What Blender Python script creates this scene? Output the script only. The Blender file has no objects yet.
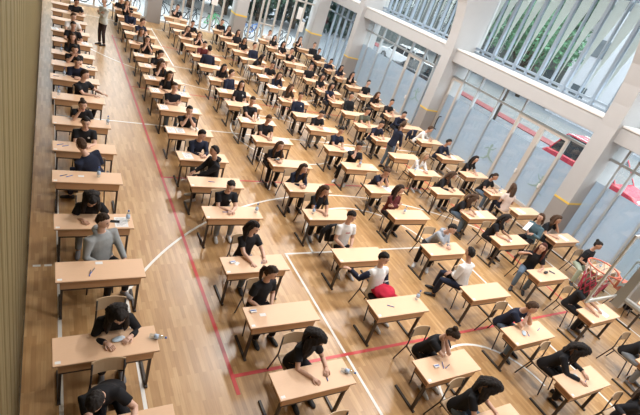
import bpy, bmesh, math, random
from mathutils import Vector as V, Matrix, noise
random.seed(11)
S = bpy.context.scene
COL = S.collection
PI = math.pi
rad = math.radians

# ------------------------------------------------------------------ materials
def pmat(name, color, rough=.6, spec=.5, metal=0, noise_amt=0, noise_scale=20, stretch=(1, 1, 1), bump=0, coat=0):
    m = bpy.data.materials.new(name); m.use_nodes = True
    nt = m.node_tree; b = nt.nodes['Principled BSDF']
    c = (*color, 1)
    b.inputs['Base Color'].default_value = c
    b.inputs['Roughness'].default_value = rough
    b.inputs['Specular IOR Level'].default_value = spec
    b.inputs['Metallic'].default_value = metal
    b.inputs['Coat Weight'].default_value = coat
    if noise_amt or bump:
        tc = nt.nodes.new('ShaderNodeTexCoord'); mp = nt.nodes.new('ShaderNodeMapping')
        mp.inputs['Scale'].default_value = stretch
        n = nt.nodes.new('ShaderNodeTexNoise'); n.inputs['Scale'].default_value = noise_scale
        n.inputs['Detail'].default_value = 4
        nt.links.new(tc.outputs['Object'], mp.inputs[0]); nt.links.new(mp.outputs[0], n.inputs['Vector'])
        if noise_amt:
            mix = nt.nodes.new('ShaderNodeMix'); mix.data_type = 'RGBA'
            mix.inputs[6].default_value = (*[max(0, x * (1 - noise_amt)) for x in color], 1)
            mix.inputs[7].default_value = (*[min(1, x * (1 + noise_amt)) for x in color], 1)
            nt.links.new(n.outputs['Fac'], mix.inputs[0]); nt.links.new(mix.outputs[2], b.inputs['Base Color'])
        if bump:
            bp = nt.nodes.new('ShaderNodeBump'); bp.inputs['Strength'].default_value = bump
            bp.inputs['Distance'].default_value = .01
            nt.links.new(n.outputs['Fac'], bp.inputs['Height']); nt.links.new(bp.outputs[0], b.inputs['Normal'])
    return m

def glass_mat(name, tint, gloss=.07):
    m = bpy.data.materials.new(name); m.use_nodes = True; nt = m.node_tree
    for n in list(nt.nodes): nt.nodes.remove(n)
    o = nt.nodes.new('ShaderNodeOutputMaterial'); mx = nt.nodes.new('ShaderNodeMixShader')
    t = nt.nodes.new('ShaderNodeBsdfTransparent'); t.inputs[0].default_value = (*tint, 1)
    g = nt.nodes.new('ShaderNodeBsdfGlossy'); g.inputs['Roughness'].default_value = .02
    mx.inputs[0].default_value = gloss
    nt.links.new(t.outputs[0], mx.inputs[1]); nt.links.new(g.outputs[0], mx.inputs[2]); nt.links.new(mx.outputs[0], o.inputs[0])
    return m

def translucent_mat(name, color, tr=.6, see=0.0, patchy=0):
    m = bpy.data.materials.new(name); m.use_nodes = True; nt = m.node_tree
    for n in list(nt.nodes): nt.nodes.remove(n)
    o = nt.nodes.new('ShaderNodeOutputMaterial'); mx = nt.nodes.new('ShaderNodeMixShader')
    d = nt.nodes.new('ShaderNodeBsdfDiffuse'); t = nt.nodes.new('ShaderNodeBsdfTranslucent')
    d.inputs[0].default_value = (*color, 1); t.inputs[0].default_value = (*color, 1)
    mx.inputs[0].default_value = tr
    nt.links.new(d.outputs[0], mx.inputs[1]); nt.links.new(t.outputs[0], mx.inputs[2])
    out = mx
    if see:
        m2 = nt.nodes.new('ShaderNodeMixShader'); tp = nt.nodes.new('ShaderNodeBsdfTransparent')
        m2.inputs[0].default_value = see
        nt.links.new(mx.outputs[0], m2.inputs[1]); nt.links.new(tp.outputs[0], m2.inputs[2]); out = m2
    nt.links.new(out.outputs[0], o.inputs[0])
    return m

def emit_mat(name, color, s):
    m = bpy.data.materials.new(name); m.use_nodes = True
    b = m.node_tree.nodes['Principled BSDF']
    b.inputs['Emission Color'].default_value = (*color, 1); b.inputs['Emission Strength'].default_value = s
    return m

def parquet():
    m = bpy.data.materials.new('parquet'); m.use_nodes = True; nt = m.node_tree; b = nt.nodes['Principled BSDF']
    L = nt.links.new
    tc = nt.nodes.new('ShaderNodeTexCoord'); mp = nt.nodes.new('ShaderNodeMapping')
    mp.inputs['Rotation'].default_value = (0, 0, PI / 2)
    L(tc.outputs['Object'], mp.inputs[0])
    br = nt.nodes.new('ShaderNodeTexBrick')
    br.inputs['Scale'].default_value = 1; br.inputs['Brick Width'].default_value = .46; br.inputs['Row Height'].default_value = .058
    br.inputs['Mortar Size'].default_value = .0012; br.inputs['Mortar Smooth'].default_value = .1; br.inputs['Bias'].default_value = 0
    br.offset = .37
    br.inputs['Color1'].default_value = (0, 0, 0, 1); br.inputs['Color2'].default_value = (1, 1, 1, 1); br.inputs['Mortar'].default_value = (0.1, 0.1, 0.1, 1)
    L(mp.outputs[0], br.inputs['Vector'])
    n1 = nt.nodes.new('ShaderNodeTexNoise'); n1.inputs['Scale'].default_value = 1.0; n1.inputs['Detail'].default_value = 2
    L(tc.outputs['Object'], n1.inputs['Vector'])
    mp2 = nt.nodes.new('ShaderNodeMapping'); mp2.inputs['Scale'].default_value = (30, 2, 1); L(tc.outputs['Object'], mp2.inputs[0])
    n2 = nt.nodes.new('ShaderNodeTexNoise'); n2.inputs['Scale'].default_value = 1.5; n2.inputs['Detail'].default_value = 5; L(mp2.outputs[0], n2.inputs['Vector'])
    ad = nt.nodes.new('ShaderNodeMath'); ad.operation = 'MULTIPLY_ADD'; ad.inputs[1].default_value = .34; L(br.outputs['Color'], ad.inputs[0])
    m3 = nt.nodes.new('ShaderNodeMath'); m3.operation = 'MULTIPLY'; m3.inputs[1].default_value = .40; L(n2.outputs['Fac'], m3.inputs[0]); L(m3.outputs[0], ad.inputs[2])
    m4 = nt.nodes.new('ShaderNodeMath'); m4.operation = 'MULTIPLY_ADD'; m4.inputs[1].default_value = .25; L(n1.outputs['Fac'], m4.inputs[0]); L(ad.outputs[0], m4.inputs[2])
    cr = nt.nodes.new('ShaderNodeValToRGB'); e = cr.color_ramp.elements
    e[0].position = .1; e[0].color = (.31, .155, .055, 1); e[1].position = .95; e[1].color = (.70, .475, .25, 1)
    x = cr.color_ramp.elements.new(.5); x.color = (.48, .28, .12, 1)
    L(m4.outputs[0], cr.inputs[0]); L(cr.outputs[0], b.inputs['Base Color'])
    b.inputs['Roughness'].default_value = .31; b.inputs['Specular IOR Level'].default_value = .68
    return m

M = {}
M['parquet'] = parquet()
M['white_line'] = pmat('white_line', (.85, .84, .8), .35)
M['red_line'] = pmat('red_line', (.60, .07, .07), .35)
M['slat'] = pmat('slat', (.25, .205, .10), .6, noise_amt=.12, noise_scale=3)
M['slat_board'] = pmat('slat_board', (.09, .07, .035), .7)
M['cream'] = pmat('cream', (.475, .475, .48), .7, noise_amt=.03, noise_scale=4)
M['greypaint'] = pmat('greypaint', (.33, .31, .30), .6, noise_amt=.03, noise_scale=4)
M['yellow'] = pmat('yellow', (.80, .55, .10), .6)
M['ceiling'] = pmat('ceiling', (.75, .74, .72), .9)
M['sill'] = pmat('sill', (.78, .78, .77), .5)
M['joint'] = pmat('joint', (.33, .30, .26), .8)
M['alu'] = pmat('alu', (.46, .50, .53), .45, metal=.3)
M['aluwarm'] = pmat('aluwarm', (.52, .48, .44), .5)
M['alublue'] = pmat('alublue', (.27, .33, .40), .45, metal=.2)
M['glass'] = glass_mat('glass', (.93, .96, .96), .05)
M['film'] = translucent_mat('film', (.58, .63, .695), .60, .03)
M['reflection_panel'] = translucent_mat('reflection_panel', (.56, .59, .57), .5, .22)  # pale tone of the arch's reflection in the upper panes, put on panels
M['decal'] = pmat('decal', (.30, .40, .36), .7)
M['dark'] = pmat('dark', (.035, .03, .03), .5)
M['steel'] = pmat('steel', (.06, .05, .045), .45, metal=.3)
M['desktop'] = pmat('desktop', (.81, .545, .36), .38, spec=.35, noise_amt=.07, noise_scale=9, stretch=(1, 12, 12))
M['deskedge'] = pmat('deskedge', (.50, .31, .18), .5)
M['deskpanel'] = pmat('deskpanel', (.60, .36, .20), .5, noise_amt=.10, noise_scale=9, stretch=(1, 12, 12))
M['deskside'] = pmat('deskside', (.30, .165, .10), .5)  # dark brown wood, with the shading of the side boards put into the colour
M['sticker'] = pmat('sticker', (.85, .85, .84), .6)
M['chairwood'] = pmat('chairwood', (.60, .42, .26), .45, noise_amt=.1, noise_scale=12, stretch=(12, 1, 12))
M['paper'] = pmat('paper', (.88, .88, .88), .7)
M['ink'] = pmat('ink', (.10, .10, .13), .6)
M['blueplastic'] = pmat('blueplastic', (.05, .13, .45), .4)
M['redplastic'] = pmat('redplastic', (.45, .04, .05), .4)
M['bottle'] = glass_mat('bottle', (.88, .94, .98), .18)
M['blabel'] = pmat('blabel', (.50, .62, .80), .5)
M['packet'] = pmat('packet', (.55, .68, .80), .5)
M['white'] = pmat('white', (.80, .80, .80), .5)
M['orange'] = pmat('orange', (.80, .20, .12), .45)
M['netred'] = pmat('netred', (.55, .06, .13), .7)
M['netwhite'] = pmat('netwhite', (.75, .70, .68), .7)
M['boardglass'] = glass_mat('boardglass', (.93, .96, .96), .05)
M['framegrey'] = pmat('framegrey', (.55, .55, .53), .5)
M['framewhite'] = pmat('framewhite', (.78, .79, .77), .45)
M['pave'] = pmat('pave', (.17, .19, .215), .9, noise_amt=.08, noise_scale=1.5)
M['kerbred'] = pmat('kerbred', (.28, .09, .095), .9)
M['road'] = pmat('road', (.20, .21, .215), .9)
M['yard'] = pmat('yard', (.42, .44, .46), .9)
M['bark'] = pmat('bark', (.07, .055, .045), .9)
M['leaf'] = pmat('leaf', (.045, .10, .06), .8, noise_amt=.5, noise_scale=2)
M['leafdark'] = pmat('leafdark', (.022, .052, .042), .85, noise_amt=.5, noise_scale=2)
M['leafbright'] = pmat('leafbright', (.085, .20, .115), .8, noise_amt=.5, noise_scale=2)
M['build'] = pmat('build', (.40, .42, .46), .9)
M['buildgrey'] = pmat('buildgrey', (.11, .125, .125), .9)
M['winDark'] = pmat('winDark', (.07, .09, .11), .2)
M['carred'] = pmat('carred', (.50, .03, .06), .25, coat=.5)
M['cardark'] = pmat('cardark', (.03, .035, .045), .25, coat=.5)
M['carwhite'] = pmat('carwhite', (.75, .77, .8), .25, coat=.5)
M['carglass'] = pmat('carglass', (.02, .025, .03), .08)
M['tyre'] = pmat('tyre', (.02, .02, .02), .8)
M['chrome'] = pmat('chrome', (.7, .7, .7), .2, metal=1)
M['bikegreen'] = pmat('bikegreen', (.10, .50, .25), .4)
M['bikeblue'] = pmat('bikeblue', (.05, .20, .60), .4)
M['bikedark'] = pmat('bikedark', (.03, .05, .07), .4)
M['bikewhite'] = pmat('bikewhite', (.7, .75, .8), .4)
M['lampbody'] = pmat('lampbody', (.7, .7, .7), .5)
M['lampglow'] = emit_mat('lampglow', (1, .95, .87), 6)
M['emblem'] = pmat('emblem', (.75, .75, .75), .6)
M['redprint'] = pmat('redprint', (.45, .10, .10), .7)
M['eye'] = pmat('eye', (.03, .02, .018), .3)
M['lip'] = pmat('lip', (.42, .17, .15), .5)
for k, c in dict(skin=(.60, .36, .26), skin2=(.52, .30, .21), skin3=(.66, .42, .32)).items(): M[k] = pmat(k, c, .55)
for k, c in dict(black=(.020, .016, .015), dkbrown=(.040, .025, .018), brown=(.075, .042, .026), red=(.085, .028, .022), blond=(.36, .25, .15), grey=(.30, .29, .28)).items():
    M['h_' + k] = pmat('h_' + k, c, .72, spec=.22, bump=.35, noise_amt=.85, noise_scale=70, stretch=(1, 1, .12))
for k, c in dict(black=(.016, .0165, .02), navy=(.018, .023, .045), white=(.74, .73, .72), grey=(.30, .32, .33), bluegrey=(.37, .41, .47), maroon=(.13, .03, .032),
                 olive=(.11, .115, .085), brown=(.055, .04, .03), denim=(.10, .17, .21), pink=(.70, .58, .53), paleshirt=(.60, .63, .60), jeans=(.12, .17, .24), greyjeans=(.22, .25, .29),
                 trousers=(.014, .014, .017), greentrousers=(.36, .42, .34), brownblack=(.05, .035, .035), redjacket=(.50, .02, .05)).items():
    M['c_' + k] = pmat('c_' + k, c, .85, spec=.25, noise_amt=.15, noise_scale=14, bump=.25)
M['shoe_black'] = pmat('shoe_black', (.02, .02, .022), .5)
M['shoe_white'] = pmat('shoe_white', (.62, .62, .62), .5)
M['shoe_grey'] = pmat('shoe_grey', (.20, .20, .21), .6)

# ------------------------------------------------------------------ mesh builder
class MB:
    def __init__(s): s.v = []; s.f = []; s.m = []
    def add(s, vs, fs, m=0):
        o = len(s.v); s.v += [tuple(x) for x in vs]; s.f += [tuple(i + o for i in f) for f in fs]; s.m += [m] * len(fs); return s
    def box(s, c, d, m=0, R=None):
        hx, hy, hz = d[0] / 2, d[1] / 2, d[2] / 2
        vs = [V((x, y, z)) for z in (-hz, hz) for y in (-hy, hy) for x in (-hx, hx)]
        if R is not None: vs = [R @ q for q in vs]
        vs = [q + V(c) for q in vs]
        return s.add(vs, [(0, 2, 3, 1), (4, 5, 7, 6), (0, 1, 5, 4), (2, 6, 7, 3), (0, 4, 6, 2), (1, 3, 7, 5)], m)
    def bb(s, x0, x1, y0, y1, z0, z1, m=0): return s.box(((x0 + x1) / 2, (y0 + y1) / 2, (z0 + z1) / 2), (x1 - x0, y1 - y0, z1 - z0), m)
    def rings(s, rs, m=0, cap=True, close=False):
        n = len(rs[0]); vs = [p for r in rs for p in r]; fs = []
        k = len(rs)
        for i in range(k if close else k - 1):
            for j in range(n):
                a = i * n + j; b = i * n + (j + 1) % n; c = ((i + 1) % k) * n + (j + 1) % n; d = ((i + 1) % k) * n + j
                fs.append((a, b, c, d))
        if cap and not close: fs.append(tuple(range(n - 1, -1, -1))); fs.append(tuple((k - 1) * n + j for j in range(n)))
        return s.add(vs, fs, m)
    def tube(s, pts, radii, n=8, side=None, m=0, cap=True, close=False):
        pts = [V(p) for p in pts]; rs = []; k = len(pts)
        if not isinstance(radii, (list, tuple)): radii = [radii] * k
        prev = None
        for i, p in enumerate(pts):
            if close: t = pts[(i + 1) % k] - pts[i - 1]
            else: t = pts[min(i + 1, k - 1)] - pts[max(i - 1, 0)]
            t = t.normalized() if t.length > 1e-9 else V((0, 0, 1))
            a = V(side) if side is not None else prev
            if a is None: a = V((1, 0, 0)) if abs(t.x) < .8 else V((0, 1, 0))
            a = a - t * a.dot(t)
            if a.length < 1e-6: a = t.orthogonal()
            a.normalize(); b = t.cross(a); prev = a
            r = radii[i]; ra, rb = r if isinstance(r, (list, tuple)) else (r, r)
            rs.append([p + a * (ra * math.cos(2 * PI * j / n)) + b * (rb * math.sin(2 * PI * j / n)) for j in range(n)])
        return s.rings(rs, m, cap, close)
    def ell(s, c, r, R=None, nu=12, nv=8, m=0, fn=None):
        c = V(c); rs = []
        vs = []; fs = []
        for i in range(nv + 1):
            ph = PI * i / nv
            for j in range(nu):
                th = 2 * PI * j / nu
                d = V((math.sin(ph) * math.cos(th), math.sin(ph) * math.sin(th), math.cos(ph)))
                q = V((d.x * r[0], d.y * r[1], d.z * r[2]))
                if fn: q = fn(d, q)
                if R is not None: q = R @ q
                vs.append(c + q)
                if i in (0, nv): break
        def idx(i, j): return 0 if i == 0 else (1 + (nv - 1) * nu if i == nv else 1 + (i - 1) * nu + j % nu)
        for i in range(nv):
            for j in range(nu):
                a, b, c2, d2 = idx(i, j), idx(i + 1, j), idx(i + 1, j + 1), idx(i, j + 1)
                f = []
                for q in (a, b, c2, d2):
                    if q not in f: f.append(q)
                fs.append(tuple(f))
        return s.add(vs, fs, m)
    def mesh(s, name, mats, smooth=False, bevel=0):
        me = bpy.data.meshes.new(name); me.from_pydata(s.v, [], s.f)
        for m in mats: me.materials.append(M[m] if isinstance(m, str) else m)
        for p, i in zip(me.polygons, s.m): p.material_index = i; p.use_smooth = smooth
        if bevel:
            bm = bmesh.new(); bm.from_mesh(me)
            bmesh.ops.remove_doubles(bm, verts=bm.verts, dist=1e-6)
            bmesh.ops.bevel(bm, geom=list(bm.edges), offset=bevel, segments=2, profile=.5, affect='EDGES', clamp_overlap=True)
            bm.to_mesh(me); bm.free()
        me.update(); return me
    def build(s, name, mats, parent=None, smooth=False, bevel=0):
        if isinstance(mats, str): mats = [mats]
        o = bpy.data.objects.new(name, s.mesh(name, mats, smooth, bevel)); COL.objects.link(o); o.parent = parent
        return o

def tag(o, label, cat, group=None, kind=None):
    o['label'] = label; o['category'] = cat
    if group: o['group'] = group
    if kind: o['kind'] = kind
    return o
def empty(name, loc, rz=0):
    o = bpy.data.objects.new(name, None); o.empty_display_size = .1; COL.objects.link(o)
    o.location = loc; o.rotation_euler = (0, 0, rz); return o
def copy_tree(o, parent=None):
    c = o.copy(); COL.objects.link(c); c.parent = parent
    for ch in list(o.children): copy_tree(ch, c)
    return c

# ------------------------------------------------------------------ camera (fitted to the hall's own right angles)
cam = bpy.data.cameras.new('camera'); co = bpy.data.objects.new('camera', cam); COL.objects.link(co); S.camera = co
Rr = V((0.85236648, -0.42966895, 0.29808719)); Rd = V((0.01546427, -0.54905723, -0.83564168)); Rf = V((0.52271621, 0.71688266, -0.46135347))
mw = Matrix.Identity(4)
for i in range(3): mw[i][0] = Rr[i]; mw[i][1] = -Rd[i]; mw[i][2] = -Rf[i]
mw[0][3], mw[1][3], mw[2][3] = 0, 0, 5.6448
co.matrix_world = mw
cam.sensor_width = 36; cam.lens = 450.309 * 36 / 640; cam.shift_y = (204.1476 - 207.5) / 640; cam.clip_start = .05; cam.clip_end = 300

# ------------------------------------------------------------------ the hall
XG = 15.4      # glazing plane of the long window wall
XU = 15.95     # glazing plane of its upper windows, set back on the slab
YG = 26.95     # glazing plane of the end wall
XW = -.22      # face of the slatted wall
YN = -2.6
ZC = 9.6
fl = MB().bb(XW - .3, XG + .35, YN, YG + .3, -.1, 0).build('floor', 'parquet')
tag(fl, 'polished strip parquet floor of the sports hall', 'floor', kind='structure')

def strip(mb, x0, x1, y0, y1, z=.003): mb.bb(x0, x1, y0, y1, .0002, z)
def arc(mb, cx, cy, r, a0, a1, w=.05, z=.003, n=60):
    lo = []; rs = []
    for i in range(n + 1):
        a = rad(a0 + (a1 - a0) * i / n); c, s_ = math.cos(a), math.sin(a)
        rs.append([V((cx + (r - w / 2) * c, cy + (r - w / 2) * s_, .0002)), V((cx + (r + w / 2) * c, cy + (r + w / 2) * s_, .0002)),
                   V((cx + (r + w / 2) * c, cy + (r + w / 2) * s_, z)), V((cx + (r - w / 2) * c, cy + (r - w / 2) * s_, z))])
    mb.rings(rs)
w = MB()
strip(w, .20, .25, .87, 24.99); strip(w, 13.83, 13.88, .87, 24.99)
strip(w, .25, 13.83, .87, .92); strip(w, .25, 13.83, 24.94, 24.99)
strip(w, .25, 13.83, 12.905, 12.955)
strip(w, 4.475, 4.525, .92, 6.74); strip(w, 9.5, 9.55, .92, 6.74); strip(w, 4.475, 9.55, 6.72, 6.77)
strip(w, 4.475, 4.525, 19.1, 24.94); strip(w, 9.5, 9.55, 19.1, 24.94); strip(w, 4.475, 9.55, 19.09, 19.14)
for x in (-.14, .02): strip(w, x, x + .11, 6.72, 6.77)
arc(w, 7.04, 2.44, 6.81, 30.6, 149.4); arc(w, 7.04, 23.42, 6.81, 210.6, 329.4)
for x in (1.155, 12.875): strip(w, x, x + .05, .92, 5.93); strip(w, x, x + .05, 19.93, 24.94)
arc(w, 7.04, 2.44, 1.25, 0, 180, n=30); arc(w, 7.04, 23.42, 1.25, 180, 360, n=30)
arc(w, 7.04, 12.93, 1.85, 0, 360); arc(w, 7.04, 6.74, 1.85, 0, 180, n=30)
tag(w.build('trim_1', 'white_line'), 'white painted basketball court lines on the parquet', 'floor marking', kind='structure')
r_ = MB()
strip(r_, 2.41, 2.47, 3.65, 22.2, .004); strip(r_, 11.6, 11.66, 3.65, 22.2, .004)
strip(r_, 2.47, 11.6, 3.94, 4.0, .004); strip(r_, 2.47, 11.6, 21.86, 21.92, .004)
strip(r_, 2.47, 11.6, 9.83, 9.88, .004); strip(r_, 2.47, 11.6, 15.95, 16.0, .004)
tag(r_.build('trim_2', 'red_line'), 'red painted volleyball court lines on the parquet', 'floor marking', kind='structure')

# slatted wall
wl = MB().bb(XW - .3, XW - .02, YN, YG + .3, 0, ZC).build('wall_left', 'slat_board')
tag(wl, 'olive slatted wall along the aisle of desks', 'wall', kind='structure')
sl = MB(); y = YN + .1; i = 0
while y < YG + .2:
    d = .020 if i % 3 else .028
    sl.tube([(XW - .018, y, .10), (XW - .018, y, ZC)], [(.05, d), (.05, d)], n=8, side=(0, 1, 0))
    y += .135; i += 1
so = sl.build('slats', 'slat', wl, smooth=True)
tag(MB().bb(XW - .02, XW + .012, YN, YG + .2, 0, .085).build('baseboard_left', 'slat_board'), 'low dark skirting at the foot of the slatted wall', 'skirting', kind='structure')
tag(MB().bb(XW - .3, XG + .6, YN - .3, YN, 0, ZC).build('wall_near', 'cream'), 'plain wall behind the hoop end of the hall', 'wall', kind='structure')
tag(MB().bb(XW - .3, XG + .8, YN - .3, YG + .5, ZC, ZC + .2).build('ceiling', 'ceiling'), 'pale flat ceiling of the sports hall', 'ceiling', kind='structure')

# ribs of the window wall: straight to the beam, then bowing into the hall
def rib(y0, y1, label):
    root = empty('pillar', (14.65, (y0 + y1) / 2, 0))
    tag(root, label, 'pillar', 'concrete pillars of the window wall', 'structure')
    prof = [(14.68, 1.30), (14.66, 2.6), (14.65, 3.9)]
    prof += [(14.60, 4.6), (14.50, 5.2), (14.34, 5.75), (14.08, 6.25), (13.70, 6.9), (13.2, 7.6), (12.4, 8.5), (11.4, 9.3), (10.9, ZC)]
    b = MB(); rs = []
    for x, z in prof: rs.append([V((x, y0, z)), V((XU + .22, y0, z)), V((XU + .22, y1, z)), V((x, y1, z))])
    b.v = [tuple(q - V((14.65, (y0 + y1) / 2, 0))) for r in rs for q in r]
    fs = []
    n = 4
    for i in range(len(rs) - 1):
        for j in range(4): fs.append((i * 4 + j, i * 4 + (j + 1) % 4, (i + 1) * 4 + (j + 1) % 4, (i + 1) * 4 + j))
    fs += [(3, 2, 1, 0), tuple(len(rs) * 4 - 4 + k for k in range(4))]
    b.f = fs; b.m = [0] * len(fs)
    b.build('shaft', 'cream', root)
    h = (y1 - y0) / 2
    MB().bb(.025, .95, -h - .004, h + .004, 0, 1.235).build('painted_base', 'greypaint', root)
    MB().bb(.02, .95, -h - .008, h + .008, 1.235, 1.30).build('band', 'yellow', root)
    MB().bb(-.004, .02, -h - .002, h + .002, 4.02, 4.035).build('joint', 'joint', root)
    return root
ribs = [(-.62, -.06, 'cream concrete rib pillar beside the hoop end wall'), (7.09, 7.66, 'cream rib pillar with yellow band between the desk corner and parked red car'),
        (14.82, 15.36, 'cream rib pillar with yellow band beside door with grey pull handle'), (22.4, 22.85, 'cream rib pillar with yellow band farthest along the window wall')]
for a in ribs: rib(*a)
bays = [(-.06, 7.09), (7.66, 14.82), (15.36, 22.4), (22.85, YG)]
for k, (a, b) in enumerate(bays):
    o = MB().bb(14.86, XU + .2, a, b, 3.55, 4.03).build('trim_%d' % (k + 3), 'cream')
    tag(o, 'cream concrete beam above the %s bay of lower windows' % ('first', 'second', 'third', 'last')[k], 'beam', kind='structure')
    s_ = MB().bb(14.83, XU, a, b, 4.03, 4.10).build('ledge', 'sill', o, bevel=.015)
# upper wall above glazing
UPZ = 7.6
wr = MB().bb(XU - .05, XU + .25, YN, YG, UPZ, ZC).build('wall_right', 'cream')
tag(wr, 'cream wall above the upper windows', 'wall', kind='structure')

def win(n, plane, a, b, z0, z1, mull, trans, label, thick=.07, warm=(), film=None, axis='y', fm='alu', reflections=False, extra=None):
    """a glazed bay: frame (mullions, transoms), glass, frosted film"""
    mid = (a + b) / 2
    root = empty('window_%d' % n, (plane, mid, z0) if axis == 'y' else (mid, plane, z0))
    tag(root, label, 'window', None, 'structure')
    def P(mb, u0, u1, d0, d1, za, zb, m=0):
        if axis == 'y': mb.bb(d0, d1, u0 - mid, u1 - mid, za - z0, zb - z0, m)
        else: mb.bb(u0 - mid, u1 - mid, d0, d1, za - z0, zb - z0, m)
    f = MB(); th0 = thick
    P(f, a, b, -.05, .05, z0, z0 + .07); P(f, a, b, -.05, .05, z1 - .08, z1)
    for iu, u in enumerate(mull):
        thick = th0 * (.45 if (reflections and iu % 2 == 0) else 1)
        P(f, u - thick / 2, u + thick / 2, -.08, .05, z0, z1, 1 if u in warm else 0)
    for t in trans: P(f, a, b, -.06, .05, t - .04, t + .04, 0)
    f.build('frame', [fm, 'aluwarm'], root)
    g = MB(); P(g, a, b, .0, .012, z0 + .05, z1 - .05); g.build('glass', 'glass', root)
    if film:
        h = MB(); P(h, a, b, .016, .02, z0 + .05, film); h.build('frosted_film', 'film', root)
    if reflections:  # tapered panels added to draw the arch's curved reflection in each pane
        us = [a] + list(mull) + [b]
        for i in range(len(us) - 1):
            lo, hi = us[i] + .05, us[i + 1] - .05
            wdt = hi - lo; bl = MB(); N = 16
            rs = []
            for k in range(N + 1):
                t = k / N; z = z0 + .15 + (z1 - .2 - z0 - .15) * t
                u = lo + wdt * (.04 + .74 * min(1, t * 1.25) ** 1.7)
                u_ = max(hi - (u - lo), lo + .02)
                xo = .10
                ring = [(xo, u_), (xo + .012, u_), (xo + .012 + .02 * math.sin(t * 7), hi), (xo + .02 * math.sin(t * 7), hi)]
                rs.append([V((p, q - mid, z - z0)) for p, q in ring])
            bl.rings(rs); bl.build('reflection_panel', 'reflection_panel', root, smooth=False)
    return root
FILM = 2.17
win(1, XG, -.06, 7.09, 0, 3.55, [.4, 1.5, 2.7, 3.9, 5.25, 6.28, 6.70], [2.98], 'lower glazing before the parked red car, frosted below', .07, (), FILM)
win(2, XG, 7.66, 14.82, 0, 3.55, [10.85, 12.02, 13.2, 14.12], [2.95], 'lower glazing bay with frosted film and dancing figure decals', .065, (), FILM)
win(3, XG, 15.36, 22.4, 0, 3.55, [16.2, 17.12, 18.2, 19.5, 20.77, 21.87], [2.95], 'lower glazing bay with frosted film beyond the handled door', .075, (), FILM)
win(4, XG, 22.85, YG, 0, 3.55, [23.5, 24.2, 24.9, 25.6, 26.3], [2.95], 'last lower glazing bay at the far corner of the hall', .09, (), None, fm='alublue')
um = [(8.37 + .58 * i - .29) * 1.036 for i in range(11)]
win(5, XU, -.06, 7.09, 4.10, UPZ, [.9, 2.06, 3.2, 4.36, 5.5, 6.5], [4.3], 'upper window bay beside the hoop end', .09, (), None, fm='alublue', reflections=True)
win(6, XU, 7.66, 14.82, 4.10, UPZ, [u for u in um], [4.3], 'upper window bay with pale panels shaped as a reflected arch before the green tree', .115, (), None, fm='alublue', reflections=True)
win(7, XU, 15.36, 22.4, 4.10, UPZ, [15.9, 16.5, 17.05, 17.6, 18.15, 18.7, 19.25, 19.8, 20.35, 20.9, 21.45, 21.9], [4.3], 'upper window bay with pale panels shaped as a reflected arch before the grey building', .10, (), None, fm='alublue', reflections=True)
win(8, XU, 22.85, YG, 4.10, UPZ, [24, 25.2, 26.2], [4.3], 'upper window bay at the far corner', .09, (), None, fm='alublue')

def door(n, u0, u1, z1, label, handle_u, big=False):
    root = empty('door_%d' % n, (XG - .06, (u0 + u1) / 2, 0)); tag(root, label, 'door', None, 'structure')
    h = (u1 - u0) / 2; f = MB(); t = .10
    f.bb(-.05, .06, -h, -h + t, 0, z1); f.bb(-.05, .06, h - t, h, 0, z1); f.bb(-.05, .06, -h + t, h - t, z1 - t, z1); f.bb(-.05, .06, -h + t, h - t, 0, .12)
    f.build('door_frame', 'aluwarm', root, bevel=.006)
    if big:
        hb = MB(); uu = handle_u - (u0 + u1) / 2
        hb.tube([(-.02, uu, .55), (-.14, uu, .58), (-.15, uu + .02, .75), (-.15, uu + .02, 1.0), (-.14, uu, 1.15), (-.02, uu, 1.18)], .028, 8)
        hb.build('door_handle', 'steel', root, smooth=True)
    else:
        uu = handle_u - (u0 + u1) / 2
        MB().bb(-.11, -.05, uu - .03, uu + .03, .95, 1.12).build('door_lock', 'white', root, bevel=.01)
    return root
door(1, 9.72, 10.85, 2.92, 'beige framed glass door in the window wall, frosted to head height', 9.78)
door(2, 8.58, 9.72, 2.92, 'beige framed glass door beside the yellow banded pillar, red car behind', 8.66)
door(3, 14.1, 14.8, 2.92, 'glass door with large grey pull handle beside the pillar', 14.48, True)
door(4, 17.1, 18.2, 2.92, 'beige framed glass door beyond the handled door, dark car behind', 17.2)

# dancing figure decals on the frosted film
def figure(y, z, s, flip, label):
    f = MB(); q = lambda a, b: (0, a * s * flip, b * s)
    T = lambda pts, rr: f.tube([q(*p) for p in pts], [(.003, r * s) for r in rr], n=6, side=(1, 0, 0))
    f.tube([q(-.02, .33), q(0, .42), q(.02, .50)], [(.003, .03 * s), (.003, .06 * s), (.003, .03 * s)], n=8, side=(1, 0, 0))
    T([(-.01, .34), (.0, .20), (.05, .0)], [.03, .07, .05])
    T([(0, .28), (.14, .32), (.24, .46)], [.035, .025, .015]); T([(0, .28), (-.14, .30), (-.26, .20)], [.035, .025, .015])
    T([(.05, .02), (.22, -.08), (.45, -.12)], [.05, .035, .015]); T([(.05, .02), (-.10, -.18), (-.34, -.24)], [.05, .035, .015])
    o = f.build('window_decal', 'decal'); o.location = (XG - .012, y, z); tag(o, label, 'decal', 'dancing figure decals')
figure(11.35, .86, 1.0, -1, 'grey green leaping figure decal on the frosted pane beside beige doors')
figure(8.75, .95, .9, 1, 'grey green leaping figure decal on the frosted glass against the pillar')
figure(16.7, 1.25, .9, -1, 'grey green leaping figure decal on the frosted pane beyond the handled door')

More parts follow.
